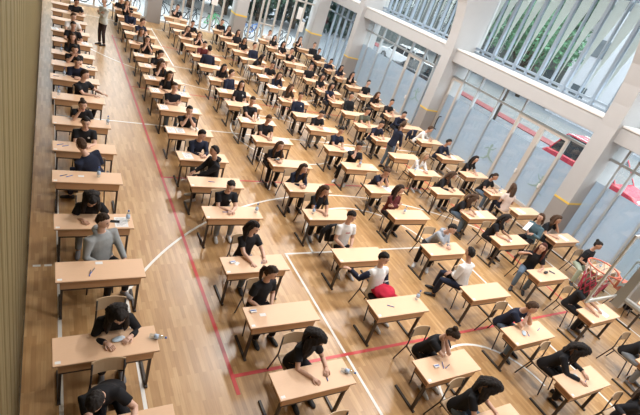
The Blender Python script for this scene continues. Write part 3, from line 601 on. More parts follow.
# people table: col,row,dx,o,lean,pose,hair,haircol,top,bottom,yaw,headyaw,headpitch,extra
PEOPLE = [
 ('A', 1, .58, .92, 40, 'write', 'short', 'black', 'black tee', 'trousers', 0, -20, 60, {'tilt': -18}),
 ('A', 2, .71, .74, 33, 'write', 'long', 'black', 'black hoodie', 'trousers', 0, 5, 45, {'hv': 1.35}),
 ('A', 3, .64, .74, -5, 'lap', 'short', 'dkbrown', 'grey hoodie', 'trousers', 32, 20, 18, {'shoe': 'shoe_grey', 'wide': 1.15, 'R': (-.20, -.26, .66), 'L': (.18, -.34, .64)}),
 ('A', 4, .54, .74, 35, 'write', 'long', 'black', 'black tee', 'greyjeans', 0, 0, 62, {'hv': 1.4}),
 ('A', 5, .76, .68, 8, 'lap', 'short', 'brown', 'navy sweatshirt', 'c_navy', -150, 5, 20, {'lyaw': 48, 'tilt': 22, 'wide': 1.1}),
 ('A', 6, .60, .74, 20, 'fold', 'short', 'black', 'black tee', 'trousers', 0, 0, 22, {'emblem': 1}),
 ('A', 7, .60, .74, 34, 'chin', 'bun', 'dkbrown', 'black tee', 'trousers', 0, 8, 15, {}),
 ('A', 8, .64, .74, 9, 'reach', 'short', 'dkbrown', 'black tee', 'trousers', 35, 25, 15, {}),
 ('A', 9, .64, .74, 26, 'fold', 'short', 'black', 'navy jersey', 'trousers', 0, 0, 32, {}),
 ('A', 10, .59, .74, 28, 'face', 'short', 'black', 'black tee', 'trousers', 0, 0, 22, {}),
 ('A', 11, .57, .74, 21, 'fold', 'long', 'brown', 'black blouse', 'trousers', 0, 0, 12, {}),
 ('A', 12, .62, .74, 17, 'write', 'short', 'black', 'black tee', 'trousers', 0, 10, 25, {}),
 ('A', 13, .64, .74, 18, 'write', 'short', 'brown', 'white tee', 'trousers', 10, 20, 25, {}),
 ('A', 15, .82, .74, 25, 'write', 'short', 'black', 'black tee', 'trousers', 10, 40, 35, {}),
 ('B', 1, .60, .74, 17, 'write', 'long', 'black', 'black tee', 'trousers', 10, 30, 62, {}),
 ('B', 2, .41, .74, 6, 'lap', 'pony', 'dkbrown', 'black polo', 'trousers', 12, 30, 32, {'shoe': 'shoe_black'}),
 ('B', 3, .57, .74, 7, 'write', 'long', 'black', 'black polo', 'jeans', 8, 22, 34, {}),
 ('B', 4, .53, .74, 19, 'fold', 'short', 'black', 'black tee', 'greyjeans', 0, -38, 35, {'emblem': 1, 'shoe': 'shoe_white'}),
 ('B', 5, .69, .74, 4, 'custom', 'short', 'black', 'black hoodie', 'trousers', -85, 0, 12, {'wide': 1.1, 'R': (-.10, -.42, .66), 'L': (.08, -.46, .62)}),
 ('B', 6, .53, .74, 20, 'fold', 'short', 'black', 'navy jacket', 'jeans', 5, 25, 28, {}),
 ('B', 7, .58, .74, 18, 'face', 'short', 'black', 'black tee', 'trousers', 0, 0, 12, {}),
 ('B', 8, .46, .74, 9, 'cross', 'short', 'dkbrown', 'black tee', 'jeans', 0, 5, 12, {}),
 ('B', 9, .58, .74, 20, 'write', 'long', 'dkbrown', 'black tee', 'trousers', 0, 10, 18, {}),
 ('B', 10, .49, .74, 24, 'chin', 'long', 'brown', 'black top', 'trousers', 10, 20, 22, {}),
 ('B', 11, .60, .74, 26, 'write', 'pony', 'black', 'black top', 'trousers', 15, 40, 30, {}),
 ('B', 12, .46, .74, 10, 'face', 'long', 'black', 'black tee', 'trousers', 0, 0, 5, {}),
 ('B', 13, .44, .74, 28, 'write', 'long', 'brown', 'grey top', 'trousers', 0, 5, 15, {}),
 ('B', 14, .59, .74, 17, 'fold', 'short', 'brown', 'navy tee', 'trousers', 20, 45, 25, {}),
 ('B', 15, .40, .74, 11, 'fold', 'cap', 'black', 'navy sweater', 'trousers', 0, 0, 32, {}),
 ('B', 16, .43, .74, -6, 'face', 'long', 'brown', 'black top', 'trousers', 0, 0, 10, {}),
 ('B', 17, .32, .74, 28, 'write', 'short', 'black', 'black tee', 'trousers', 0, 0, 30, {}),
 ('C', 0, .48, .74, 16, 'write', 'long', 'black', 'black tee', 'jeans', 15, 25, 55, {}),
 ('C', 1, .59, .74, 22, 'face', 'bun', 'dkbrown', 'black tee', 'trousers', 5, 15, 45, {'shoe': 'shoe_white'}),
 ('C', 2, .55, .86, -12, 'custom', 'short', 'black', 'white tee with navy sleeves', 'c_navy', 10, 10, 25, {'R': (-.42, .42, .82), 'L': (.14, -.20, .66)}),
 ('C', 3, .55, .86, -3, 'lap', 'short', 'black', 'white tee', 'trousers', 0, 8, 32, {'print': 1}),
 ('C', 4, .48, .74, 17, 'fold', 'long', 'brown', 'black tee', 'trousers', 0, 5, 28, {}),
 ('C', 5, .42, .74, 26, 'fold', 'long', 'dkbrown', 'navy sweatshirt', 'trousers', 0, 5, 12, {}),
 ('C', 6, .24, .74, 28, 'fold', 'long', 'brown', 'black tee', 'trousers', 0, 5, 12, {}),
 ('C', 7, .47, .74, 12, 'fold', 'short', 'brown', 'black polo', 'trousers', 0, 0, 35, {}),
 ('C', 8, .46, .74, 7, 'fold', 'short', 'dkbrown', 'black tee', 'trousers', 0, 0, 30, {}),
 ('C', 9, .60, .74, -6, 'lap', 'long', 'black', 'black polo', 'trousers', 0, 0, 10, {'emblem': 1}),
 ('C', 10, .54, .74, 0, 'lap', 'short', 'dkbrown', 'navy jacket', 'jeans', 30, 35, 10, {}),
 ('C', 11, .55, .74, 27, 'fold', 'long', 'black', 'black tee', 'trousers', 0, 10, 18, {}),
 ('C', 12, .48, .74, 10, 'lap', 'short', 'black', 'navy sweater', 'trousers', 172, 10, 10, {}),
 ('C', 13, .52, .74, 23, 'fold', 'short', 'black', 'maroon tee', 'trousers', 0, 5, 25, {}),
 ('C', 14, .66, .74, 19, 'face', 'long', 'brown', 'black tee', 'trousers', 0, 0, 15, {}),
 ('C', 15, .37, .74, 32, 'chin', 'long', 'brown', 'black top', 'trousers', 0, 0, 15, {}),
 ('C', 16, .87, .74, 26, 'write', 'short', 'black', 'black sweater', 'trousers', 0, 5, 25, {}),
 ('C', 18, .70, .74, 12, 'chin', 'short', 'black', 'black tee', 'trousers', 0, -10, 8, {'emblem': 1, 'wide': 1.15}),
 ('D', 0, .52, .80, 22, 'write', 'long', 'black', 'black hoodie', 'trousers', 12, 20, 52, {'shoe': 'shoe_black'}),
 ('D', 1, .57, .74, 22, 'face', 'short', 'brown', 'navy tee', 'jeans', 5, 20, 28, {}),
 ('D', 2, .46, .74, 10, 'lap', 'short', 'black', 'white T-shirt', 'c_navy', -172, 0, 15, {'wide': 1.12, 'lyaw': 40, 'R': (.16, -.24, .66)}),
 ('D', 3, .70, .74, 25, 'chin', 'short', 'black', 'pale hoodie', 'trousers', 0, 5, 30, {'lyaw': -45, 'tilt': 5}),
 ('D', 4, .35, .74, 6, 'cross', 'long', 'dkbrown', 'maroon sweater', 'trousers', 5, 25, 20, {}),
 ('D', 5, .61, .74, 25, 'face', 'bun', 'brown', 'navy tee', 'trousers', 0, 0, 40, {}),
 ('D', 6, .60, .74, 12, 'chin', 'short', 'black', 'black tee', 'c_black', -10, 15, 25, {'lyaw': -40, 'shoe': 'shoe_white'}),
 ('D', 7, .57, .74, 14, 'fold', 'short', 'black', 'navy tee', 'trousers', 0, 0, 32, {}),
 ('D', 8, .48, .74, 24, 'fold', 'short', 'black', 'black tee', 'greyjeans', 0, 0, 40, {}),
 ('D', 9, .35, .74, -3, 'lap', 'short', 'dkbrown', 'navy sweatshirt', 'trousers', 0, 0, 18, {'emblem': 1}),
 ('D', 10, .41, .74, 24, 'write', 'long', 'brown', 'brown top', 'trousers', 5, 20, 25, {}),
 ('D', 11, .48, .74, 24, 'fold', 'long', 'dkbrown', 'navy jacket', 'trousers', 0, 5, 15, {}),
 ('D', 12, .64, .74, 19, 'write', 'short', 'black', 'black tee', 'trousers', 0, 0, 28, {}),
 ('D', 13, .36, .74, 28, 'write', 'long', 'black', 'black top', 'trousers', 50, 20, 25, {}),
 ('D', 14, .80, .86, -6, 'lap', 'short', 'black', 'navy sweatshirt', 'jeans', 10, 20, 10, {}),
 ('D', 15, .60, .74, 14, 'fold', 'long', 'black', 'black tee', 'trousers', 0, 0, 15, {}),
 ('D', 16, .70, .74, 0, 'lap', 'long', 'black', 'black top', 'trousers', 0, 10, 10, {}),
 ('D', 17, .50, .74, 26, 'chin', 'long', 'brown', 'black tee', 'trousers', 0, 0, 15, {}),
 ('D', 18, .50, .74, 27, 'fold', 'short', 'black', 'black sweater', 'trousers', 0, 5, 15, {}),
 ('E', 0, .50, .74, 26, 'write', 'long', 'black', 'black tee', 'greyjeans', 0, 5, 40, {}),
 ('E', 1, .46, .80, 12, 'write', 'long', 'dkbrown', 'black tee', 'trousers', 5, 10, 30, {}),
 ('E', 2, .59, .74, 8, 'custom', 'long', 'red', 'black tee', 'jeans', -45, -25, 10, {'lyaw': -10, 'R': (-.24, -.24, 1.02), 'L': (.14, -.40, .78)}),
 ('E', 3, .41, .74, 14, 'write', 'long', 'black', 'black tee', 'trousers', 15, 25, 32, {}),
 ('E', 4, .23, .74, 25, 'write', 'long', 'brown', 'black top', 'jeans', 10, 25, 42, {}),
 ('E', 5, .70, .74, 23, 'write', 'long', 'brown', 'black cardigan', 'trousers', 10, 35, 30, {}),
 ('E', 6, .62, .74, 16, 'fold', 'long', 'blond', 'white blouse', 'trousers', 0, 15, 15, {}),
 ('E', 8, .34, .74, 19, 'write', 'short', 'black', 'navy tee', 'trousers', 0, 0, 30, {}),
 ('E', 9, .57, .74, 13, 'fold', 'short', 'black', 'olive tee', 'trousers', 0, 0, 35, {}),
 ('E', 10, .62, .86, -6, 'lap', 'short', 'black', 'black sweater', 'jeans', 0, 5, 12, {'lyaw': -30}),
 ('E', 11, .16, .74, 4, 'fold', 'long', 'black', 'navy top', 'trousers', 0, 10, 15, {}),
 ('E', 12, .30, .74, 10, 'fold', 'long', 'black', 'black top', 'trousers', 0, 10, 12, {}),
 ('E', 13, .44, .74, 0, 'lap', 'short', 'black', 'black tee', 'trousers', 0, 0, 12, {'wide': 1.1}),
 ('E', 15, .45, .74, 7, 'chin', 'short', 'dkbrown', 'black tee', 'trousers', 0, 5, 12, {}),
 ('E', 16, .52, .74, 9, 'write', 'long', 'black', 'black top', 'trousers', 0, 5, 25, {}),
 ('E', 17, .48, .74, 14, 'fold', 'long', 'black', 'black tee', 'trousers', 0, 0, 15, {}),
 ('E', 18, .66, .74, 26, 'write', 'short', 'brown', 'white tee', 'trousers', 0, 5, 15, {}),
 ('F', 2, .43, .74, 6, 'lap', 'bun', 'black', 'black tee', 'greentrousers', 0, 5, 22, {'lyaw': -35}),
 ('F', 3, .30, .74, 17, 'chinL', 'curly', 'brown', 'black tee', 'trousers', 0, -5, 15, {}),
 ('F', 4, .29, .74, 8, 'lap', 'long', 'brown', 'pale pink top', 'c_navy', 160, 5, 12, {}),
 ('F', 5, .32, .74, 20, 'write', 'pony', 'dkbrown', 'black tee', 'jeans', 0, 5, 22, {}),
 ('F', 6, .64, .74, 16, 'fold', 'long', 'black', 'black tee', 'trousers', 0, 5, 20, {'emblem': 1}),
 ('F', 7, .44, .74, 17, 'fold', 'short', 'black', 'navy jacket', 'trousers', 5, 25, 25, {}),
 ('F', 8, .40, .74, 26, 'write', 'short', 'brown', 'white shirt', 'trousers', 30, 25, 35, {}),
 ('F', 9, .14, .74, 23, 'chinL', 'short', 'black', 'navy sweater', 'trousers', 0, 0, 28, {}),
 ('F', 10, .37, .74, 11, 'fold', 'short', 'black', 'black tee', 'trousers', 0, 0, 20, {}),
 ('F', 11, .26, .74, 24, 'fold', 'long', 'brown', 'black tee', 'trousers', 0, 5, 15, {}),
 ('F', 12, .64, .74, 0, 'lap', 'short', 'black', 'black tee', 'trousers', 0, 0, 10, {}),
 ('F', 13, .35, .74, 12, 'chin', 'long', 'black', 'black tee', 'trousers', 0, 0, 12, {}),
 ('F', 14, .32, .74, 20, 'fold', 'long', 'black', 'navy tee', 'trousers', 0, 0, 12, {}),
 ('F', 15, .28, .74, 28, 'write', 'short', 'black', 'navy sweater', 'trousers', 0, 0, 22, {}),
 ('F', 16, .30, .74, 3, 'lap', 'short', 'black', 'black tee', 'trousers', 0, 0, 12, {}),
 ('F', 17, .66, .74, -4, 'lap', 'short', 'black', 'black sweater', 'trousers', 0, 0, 8, {'wide': 1.1}),
 ('F', 18, .20, .74, 16, 'face', 'long', 'brown', 'black tee', 'trousers', 0, 0, 12, {}),
]
seatof = {(p[0], p[1]): p for p in PEOPLE}
# what lies on the desks: kind, u (0..1 across), v (0..1 front to back), rotation
ITEMS = {
 ('A', 2): [('packet', .61, .62, 15), ('card', .50, .45, 40), ('lying', .92, .55, 70)], ('A', 3): [('pen', .37, .35, 80), ('pen', .40, .45, 60), ('card', .48, .85, 0)],
 ('A', 4): [('phone', .76, .45, 80), ('paper', .84, .42, 0), ('bottle', .93, .5, 0)], ('A', 5): [('bottle', .65, .55, 0), ('pen', .16, .55, 30), ('pen', .24, .5, 35), ('card', .40, .55, 0)],
 ('A', 6): [('pen', .12, .6, 30), ('pen', .2, .5, 30)], ('A', 7): [('bottle', .95, .5, 0)], ('A', 9): [('bottle', .28, .8, 0), ('pen', .12, .5, 0)], ('A', 8): [('bottle', .12, .6, 0)], ('A', 10): [('phone', .80, .5, 20), ('phone', .9, .6, 60)],
 ('A', 13): [('paper', .1, .6, 10)], ('A', 11): [('bottle', .22, .6, 0)], ('A', 12): [('paper', .82, .6, 10)],
 ('B', 1): [('pen', .66, .45, 80), ('lying', .88, .55, 60)], ('B', 2): [('tissue', .12, .75, 0), ('card', .23, .55, 0)], ('B', 3): [('tissue', .16, .62, 10), ('card', .22, .55, 40), ('pen', .62, .6, 60)],
 ('B', 4): [('bottle', .92, .5, 0), ('pen', .38, .5, 0)], ('B', 5): [('pen', .42, .5, -10)], ('B', 7): [('paper', .10, .45, 0), ('paper', .3, .5, 0), ('cup', .66, .62, 0)], ('B', 8): [('paper', .14, .5, 0), ('paper', .84, .5, 0)],
 ('B', 9): [('paper', .15, .5, 5), ('paper', .82, .5, 0), ('bottle', .86, .7, 0)], ('B', 10): [('paper', .22, .5, 5)], ('B', 11): [('paper', .25, .5, 0)], ('B', 12): [('paper', .2, .5, 0)], ('B', 6): [('paper', .2, .5, 4)],
 ('C', 1): [('tissue', .30, .55, 0), ('pen', .42, .55, 60), ('pen', .48, .45, 20)], ('C', 2): [('pen', .35, .5, -30), ('bottle', .92, .7, 0)], ('C', 4): [('bottle', .16, .55, 0)], ('C', 5): [('phone', .83, .5, 50)], ('C', 6): [('case', .2, .75, 20)],
 ('C', 7): [('paper', .8, .5, 0)], ('C', 8): [('cup', .55, .7, 0), ('paper', .2, .5, 0)], ('C', 10): [('paper', .2, .5, 0)], ('C', 12): [('paper', .7, .5, 0)],
 ('D', 0): [('pen', .56, .45, 20), ('packet', .42, .72, 30)], ('D', 1): [('packet', .38, .5, 40), ('pen', .8, .55, 20), ('pen', .46, .45, 60)], ('D', 4): [('bottle', .38, .6, 0)], ('D', 6): [('bottle', .5, .6, 0), ('card', .86, .5, 0)], ('D', 5): [('paper', .6, .55, 10)],
 ('D', 7): [('paper', .7, .5, 0)], ('D', 8): [('paper', .6, .5, 0)], ('D', 12): [('paper', .25, .5, 0)], ('D', 11): [('paper', .25, .5, 0)],
 ('E', 2): [('case', .45, .6, 10), ('phone', .68, .6, 40)], ('E', 3): [('pen', .45, .5, -40), ('card', .5, .42, 30)], ('E', 4): [('pen', .36, .55, 60), ('paper', .5, .5, 0)], ('E', 6): [('bottle', .15, .6, 0)], ('E', 1): [('paper', .6, .5, 10)],
 ('F', 2): [('bottle', .35, .6, 0)], ('F', 5): [('bottle', .5, .55, 0), ('card', .6, .5, 0)], ('F', 3): [('paper', .55, .5, 10)], ('F', 4): [('paper', .3, .5, 10)], ('F', 7): [('paper', .6, .5, 0)],
}
NICE = dict(packet='blue packet', card='white slip', lying='fallen bottle', pen='pen', phone='phone', paper='exam paper', bottle='water bottle', tissue='tissue pack', cup='white cup', case='pencil case')
desk0 = make_desk(); chair0 = make_chair(); first = True
bottle0 = empty('water_bottle', (0, 0, 0))
def bottle_parts(root):
    MB().tube([(0, 0, 0), (0, 0, .01), (0, 0, .14), (0, 0, .175), (0, 0, .20)], [.028, .033, .033, .018, .013], 14).build('bottle_body', 'bottle', root, smooth=True)
    MB().tube([(0, 0, .06), (0, 0, .115)], .0338, 14).build('label_band', 'blabel', root, smooth=True)
    MB().tube([(0, 0, .20), (0, 0, .222)], .015, 10).build('cap', 'blueplastic', root, smooth=True)
bottle_parts(bottle0); bfirst = [True]
def item(kind, x, y, z, rz, lab, pre=''):
    r = rad(rz)
    if kind in ('bottle', 'lying'):
        o = bottle0 if bfirst[0] else copy_tree(bottle0); bfirst[0] = False
        o.location = (x, y, z) if kind == 'bottle' else (x, y, z + .034)
        if kind == 'lying': o.rotation_euler = (PI / 2, 0, r)
        else: o.rotation_euler = (0, 0, r)
        tag(o, pre + ('standing' if kind == 'bottle' else 'fallen') + ' plastic water bottle on ' + lab, 'bottle', 'water bottles on the desks'); return
    if kind == 'paper':
        o = empty('exam_paper', (x, y, z), r); MB().bb(-.105, .105, -.148, .148, 0, .0015).build('sheet', 'paper', o)
        t = MB()
        for k in range(9): t.bb(-.08, .08 - (k % 3) * .03, .11 - k * .026, .116 - k * .026, .0015, .0018)
        t.build('print_lines', 'ink', o); tag(o, pre + 'white exam paper on ' + lab, 'paper', 'exam papers on the desks'); return
    if kind == 'card':
        o = MB().bb(-.05, .05, -.03, .03, 0, .002).build('paper_slip', 'paper'); nm = ('small white paper slip on ', 'paper')
    elif kind == 'pen':
        o = empty('pen', (0, 0, 0)); MB().tube([(-.07, 0, .006), (.055, 0, .006), (.072, 0, .006)], [.006, .006, .0015], 8).build('barrel', 'ink' if random.random() < .6 else 'blueplastic', o)
        MB().tube([(-.072, 0, .006), (-.03, 0, .006)], .0072, 8).build('pen_cap', 'blueplastic', o); nm = ('dark pen lying on ', 'pen')
    elif kind == 'phone':
        o = empty('phone', (0, 0, 0)); MB().bb(-.036, .036, -.074, .074, 0, .008).build('phone_case', 'dark', o, bevel=.003); MB().bb(-.032, .032, -.069, .069, .008, .009).build('screen', 'carglass', o); nm = ('dark phone lying on ', 'phone')
    elif kind == 'packet':
        o = empty('packet', (0, 0, 0)); MB().ell((0, 0, .014), (.085, .045, .014), nu=14, nv=6).build('pouch', 'packet', o, smooth=True); MB().bb(.03, .06, -.03, .03, .018, .026).build('flap', 'white', o, bevel=.002); nm = ('pale blue tissue packet on ', 'packet')
    elif kind == 'tissue':
        o = empty('tissue_pack', (0, 0, 0)); MB().bb(-.055, .055, -.03, .03, 0, .025).build('pack', 'white', o, bevel=.008); MB().bb(-.05, .05, -.008, .008, .025, .027).build('seal', 'blueplastic', o); nm = ('small white tissue pack on ', 'packet')
    elif kind == 'cup':
        o = empty('paper_cup', (0, 0, 0)); MB().tube([(0, 0, 0), (0, 0, .09)], [.027, .037], 14).build('cup_body', 'white', o, smooth=True); MB().tube([(.037 * math.cos(a), .037 * math.sin(a), .09) for a in [k * PI / 8 for k in range(16)]], .003, 6, close=True).build('rim', 'white', o); nm = ('white paper cup on ', 'cup')
    else:
        o = empty('pencil_case', (0, 0, 0)); MB().ell((0, 0, .026), (.10, .04, .026), nu=14, nv=8).build('pouch', 'dark', o, smooth=True); MB().tube([(-.08, 0, .052), (.08, 0, .052)], .004, 6).build('zip', 'chrome', o); nm = ('dark pencil case on ', 'pencil case')
    o.location = (x, y, z); o.rotation_euler = (0, 0, r); tag(o, pre + nm[0] + lab, nm[1], 'things on the desks')

desk_here = {}
used_lab = {}
for (c, r), (x, y) in DESK.items():
    d = desk0 if first else copy_tree(desk0)
    d.location = (x + DW / 2, y + DD / 2, 0); d.rotation_euler = (0, 0, rad(random.uniform(-.7, .7)))
    its = [NICE[i[0]] for i in ITEMS.get((c, r), [])]
    p = seatof.get((c, r))
    tag(d, 'wooden exam desk, %s%s' % (where(c, r), ''), 'desk', 'exam desks')
    ch = chair0 if first else copy_tree(chair0)
    if p: ch.location = (x + p[2], y + p[3] - .01, 0); ch.rotation_euler = (0, 0, rad(random.uniform(-5, 5)))
    else: ch.location = (x + .55, y + .66, 0); ch.rotation_euler = (0, 0, rad(random.uniform(-6, 6)))
    tag(ch, ('wooden chair' if p else 'empty wooden chair') + ' at desk ' + where(c, r), 'chair', 'wooden chairs at the desks')
    first = False
    for k, (kd, u, v, rz) in enumerate(ITEMS.get((c, r), [])):
        sub = where(c, r)
        n_same = [i[0] for i in ITEMS[c, r]].count(kd); idx = [i[0] for i in ITEMS[c, r]][:k].count(kd)
        item(kd, x + u * DW, y + v * DD, .7515, rz, 'desk ' + sub, '' if n_same == 1 else ('leftmost ' if idx == 0 else 'rightmost '))
# a chair of the desk just outside the frame
ch = copy_tree(chair0); ch.location = (2.62 + .62, 1.6 + .72, 0); ch.rotation_euler = (0, 0, .06); tag(ch, 'empty chair whose backrest shows before the first desk, second row from slatted wall', 'chair', 'wooden chairs at the desks')

# ------------------------------------------------------------------ people
PENDING = []
def remesh_later(o, voxel, smooth_it=4, feat=None, fmats=()):
    md = o.modifiers.new('r', 'REMESH'); md.mode = 'VOXEL'; md.voxel_size = voxel; md.use_smooth_shade = True
    if smooth_it:
        sm = o.modifiers.new('s', 'SMOOTH'); sm.factor = .5; sm.iterations = smooth_it
    PENDING.append((o, feat, fmats))

def ik(Sh, T, a, b, pole):
    d = T - Sh; L = d.length; mx = (a + b) * .995
    if L > mx: T = Sh + d * (mx / L); d = T - Sh; L = mx
    L = max(L, abs(a - b) + .02); u = d.normalized()
    x = (a * a - b * b + L * L) / (2 * L); h = math.sqrt(max(0, a * a - x * x))
    p = V(pole) - u * V(pole).dot(u)
    p = p.normalized() if p.length > 1e-6 else u.orthogonal().normalized()
    return Sh + u * x + p * h, T

def head_fn(d, q):
    # d: unit direction in head space (x right, y forward, z up); jaw, brow, nose, flat face
    z = d.z; y = d.y
    if z < 0: q.x *= 1 + z * .22; q.y *= 1 + z * .10
    if z < -.3 and y > 0: q.y += .012 * y
    if y > .0:
        nose = math.exp(-((d.x / .16) ** 2)) * math.exp(-(((z + .16) / .20) ** 2)); q.y += .022 * nose * y
        sock = math.exp(-(((abs(d.x) - .38) / .18) ** 2)) * math.exp(-(((z - .10) / .14) ** 2)); q.y -= .006 * sock
        q.y *= .98
    else: q.y *= 1.05
    return q

def hand(mb, wrist, d, nrm, s=1.0, curl=.5, side=1):
    """palm with four unequal bent fingers and a thumb; d: direction of the fingers, nrm: back of the hand"""
    d = d.normalized(); nrm = (nrm - d * nrm.dot(d)).normalized(); l = d.cross(nrm) * side
    P = lambda a, b, c: wrist + d * (a * s) + l * (b * s) + nrm * (c * s)
    mb.tube([P(-.02, 0, 0), P(.02, 0, 0), P(.055, 0, 0), P(.085, 0, -.002)], [(.024 * s, .02 * s), (.034 * s, .017 * s), (.041 * s, .015 * s), (.037 * s, .012 * s)], n=8, side=l)
    for b, L in ((-.029, .060), (-.010, .074), (.010, .080), (.029, .072)):
        mb.tube([P(.07, b, 0), P(.085 + L * .4, b * 1.15, -.004 - curl * .006), P(.085 + L * (.78 - .1 * curl), b * 1.2, -.012 - curl * .022), P(.085 + L * (.98 - .3 * curl), b * 1.2, -.02 - curl * .042)], [.0095 * s, .009 * s, .008 * s, .006 * s], n=6)
    mb.tube([P(.015, .028, -.004), P(.045, .056, -.012), P(.075, .066, -.020), P(.095, .062, -.024)], [.013 * s, .0115 * s, .010 * s, .007 * s], n=6)

TOPS = {'black': 'c_black', 'navy': 'c_navy', 'white': 'c_white', 'grey': 'c_grey', 'maroon': 'c_maroon', 'olive': 'c_olive', 'brown': 'c_brown', 'pale hoodie': 'c_bluegrey', 'pale pink': 'c_pink', 'pale shirt': 'c_paleshirt', 'denim': 'c_denim'}
def topmat(t):
    for k in sorted(TOPS, key=len, reverse=True):
        if t.startswith(k): return TOPS[k]
    return 'c_black'
LONG = ('hoodie', 'sweatshirt', 'jersey', 'jacket', 'sweater', 'cardigan', 'blouse', 'shirt', 'sleeves')

def person(loc, yaw, lean, pose, hair, haircol, top, bottom, hyaw, hpitch, ex, label, near=True, stand=False, group='seated students'):
    root = empty('person', loc, rad(yaw)); tag(root, label, 'person', group)
    rnd = random.Random(label)
    fem = hair in ('long', 'bun', 'pony', 'curly')
    W = (.97 if fem else 1.08) * ex.get('wide', 1) * rnd.uniform(.97, 1.03)
    th = rad(lean); ti = rad(ex.get('tilt', 0))
    H = V((0, 0, .975 if stand else .53)); u = V((math.sin(ti), -math.sin(th), math.cos(th))).normalized()
    sx = V((1, 0, 0)); fw = u.cross(sx).normalized()
    if fw.y > 0: fw = -fw
    sx = (sx - u * sx.dot(u)).normalized()
    N = H + u * .53; HC = H + u * .72 + V((0, -.04, .012))
    hp, hy = rad(hpitch if hpitch > 40 else hpitch * .75 - 3), rad(hyaw)
    Rh = Matrix.Rotation(hy, 3, 'Z') @ Matrix.Rotation(hp, 3, 'X')
    # head axes: columns = right, forward, up (forward is -Y when hy=0)
    base = Matrix(((-1, 0, 0), (0, -1, 0), (0, 0, 1)))
    HR = Rh @ base
    hr, hf, hu = HR.col[0], HR.col[1], HR.col[2]
    hs = 1.03 if fem else 1.06
    Sh = {1: N - u * .095 + sx * (.165 * W), -1: N - u * .095 - sx * (.165 * W)}
    o_ = ex.get('o', .74)
    deskz = .775; T = {}; pole = {1: V((.6, .5, -.6)), -1: V((-.6, .5, -.6))}; hd = {}
    yd = -(o_ - .24)
    if pose == 'write': T = {-1: V((-.12, yd - .02, deskz)), 1: V((.17, yd + .04, deskz))}; hd = {-1: V((.45, -.8, -.15)), 1: V((-.7, -.6, 0))}
    elif pose == 'fold': T = {-1: V((-.02, yd + .02, deskz)), 1: V((.06, yd - .02, deskz + .01))}; hd = {-1: V((.8, -.5, 0)), 1: V((-.8, -.4, 0))}
    elif pose in ('chin', 'chinL'):
        s1 = -1 if pose == 'chin' else 1
        T = {s1: HC + hf * .045 - hu * .15 + sx * (s1 * .055), -s1: V((-s1 * .08, yd + .02, deskz))}
        hd = {s1: (hu + hf * .1 - sx * s1 * .1), -s1: V((s1 * .8, -.5, 0))}; pole[s1] = V((s1 * .45, -.5, -.9))
    elif pose == 'face':
        for q in (1, -1): T[q] = HC + hf * .085 - hu * .17 + sx * (q * .035); hd[q] = hu - sx * q * .12; pole[q] = V((q * .5, -.3, -.9))
    elif pose == 'cross':
        c = H + u * .30 + fw * .17
        T = {-1: c + V((.10, 0, .01)), 1: c + V((-.10, .015, -.03))}; hd = {-1: V((1, .2, .1)), 1: V((-1, .2, .1))}
        pole = {1: V((.9, .1, -.6)), -1: V((-.9, .1, -.6))}
    elif pose == 'reach': T = {1: V((.34, -.42, .80)), -1: V((.10, -.40, deskz))}; hd = {1: V((.7, -.7, 0)), -1: V((.7, -.6, 0))}
    elif pose == 'stand': T = {1: V((.16, -.22, .88)), -1: V((-.16, -.26, .92))}; hd = {1: V((0, -.6, -.8)), -1: V((0, -.6, -.8))}
    else: T = {1: V((.10, -.24, .64)), -1: V((-.10, -.26, .64))}; hd = {1: V((-.5, -.8, -.2)), -1: V((.5, -.8, -.2))}
    for kq, q in (('R', -1), ('L', 1)):
        if kq in ex: T[q] = V(ex[kq]); hd[q] = (T[q] - Sh[q]).normalized()
    arms = {}
    for q in (1, -1):
        E_, Wq = ik(Sh[q], T[q], .275, .245, pole[q]); arms[q] = (Sh[q], E_, Wq)
    legs = {}
    ly = Matrix.Rotation(rad(ex.get('lyaw', 0)), 3, 'Z')
    for q in (1, -1):
        hj = H + V((q * .088 * W, 0, -.03))
        if stand: an = V((q * .10, .03 * q, .085)); pl = V((0, -1, 0))
        else: an = V((q * (.11 + rnd.random() * .05), -.34 - rnd.random() * .12, .085)); pl = V((q * .15, -1, .8))
        hj = ly @ (hj - H) + H; an = ly @ an; pl = ly @ pl
        K, an = ik(hj, an, .435, .43, pl); legs[q] = (hj, K, an)
    longs = any(k in top for k in LONG)
    sk = rnd.choice(['skin', 'skin', 'skin2', 'skin3'])
    # ---- body: one continuous surface
    b = MB()
    ring = [(-.04, .150, .10), (.08, .128, .09), (.2, .128, .088), (.32, .148, .095), (.42, .150, .088), (.48, .10, .065), (.52, .056, .056)]
    b.tube([H + u * t for t, _, _ in ring], [(a * W, c) for _, a, c in ring], n=16, side=sx)
    b.tube([H + u * .44, N, HC - hu * .06, HC - hu * .02], [.06, .054 * hs, .052 * hs, .045], n=12)
    R3 = Matrix((hr, hf, hu)).transposed()
    b.ell(HC, (.077 * hs, .098 * hs, .118 * hs), R3, 24, 16, fn=head_fn)
    for q in (1, -1):
        b.ell(HC + hr * (q * .077 * hs) - hf * .008 - hu * .008, (.012, .02, .032), R3, 8, 6)
        s0, e0, w0 = arms[q]
        b.tube([s0 - sx * q * .06, s0, s0.lerp(e0, .5), e0, e0.lerp(w0, .35), w0.lerp(e0, .1), w0], [.045 * W, .050 * W, .044 * W, .040 * W, .040 * W, .028, .026], n=12)
        h0, k0, a0 = legs[q]
        b.tube([h0 + V((0, 0, .03)), h0.lerp(k0, .5), k0, k0.lerp(a0, .35), a0], [.075, .068, .052, .052, .036], n=10)
    ft = MB()
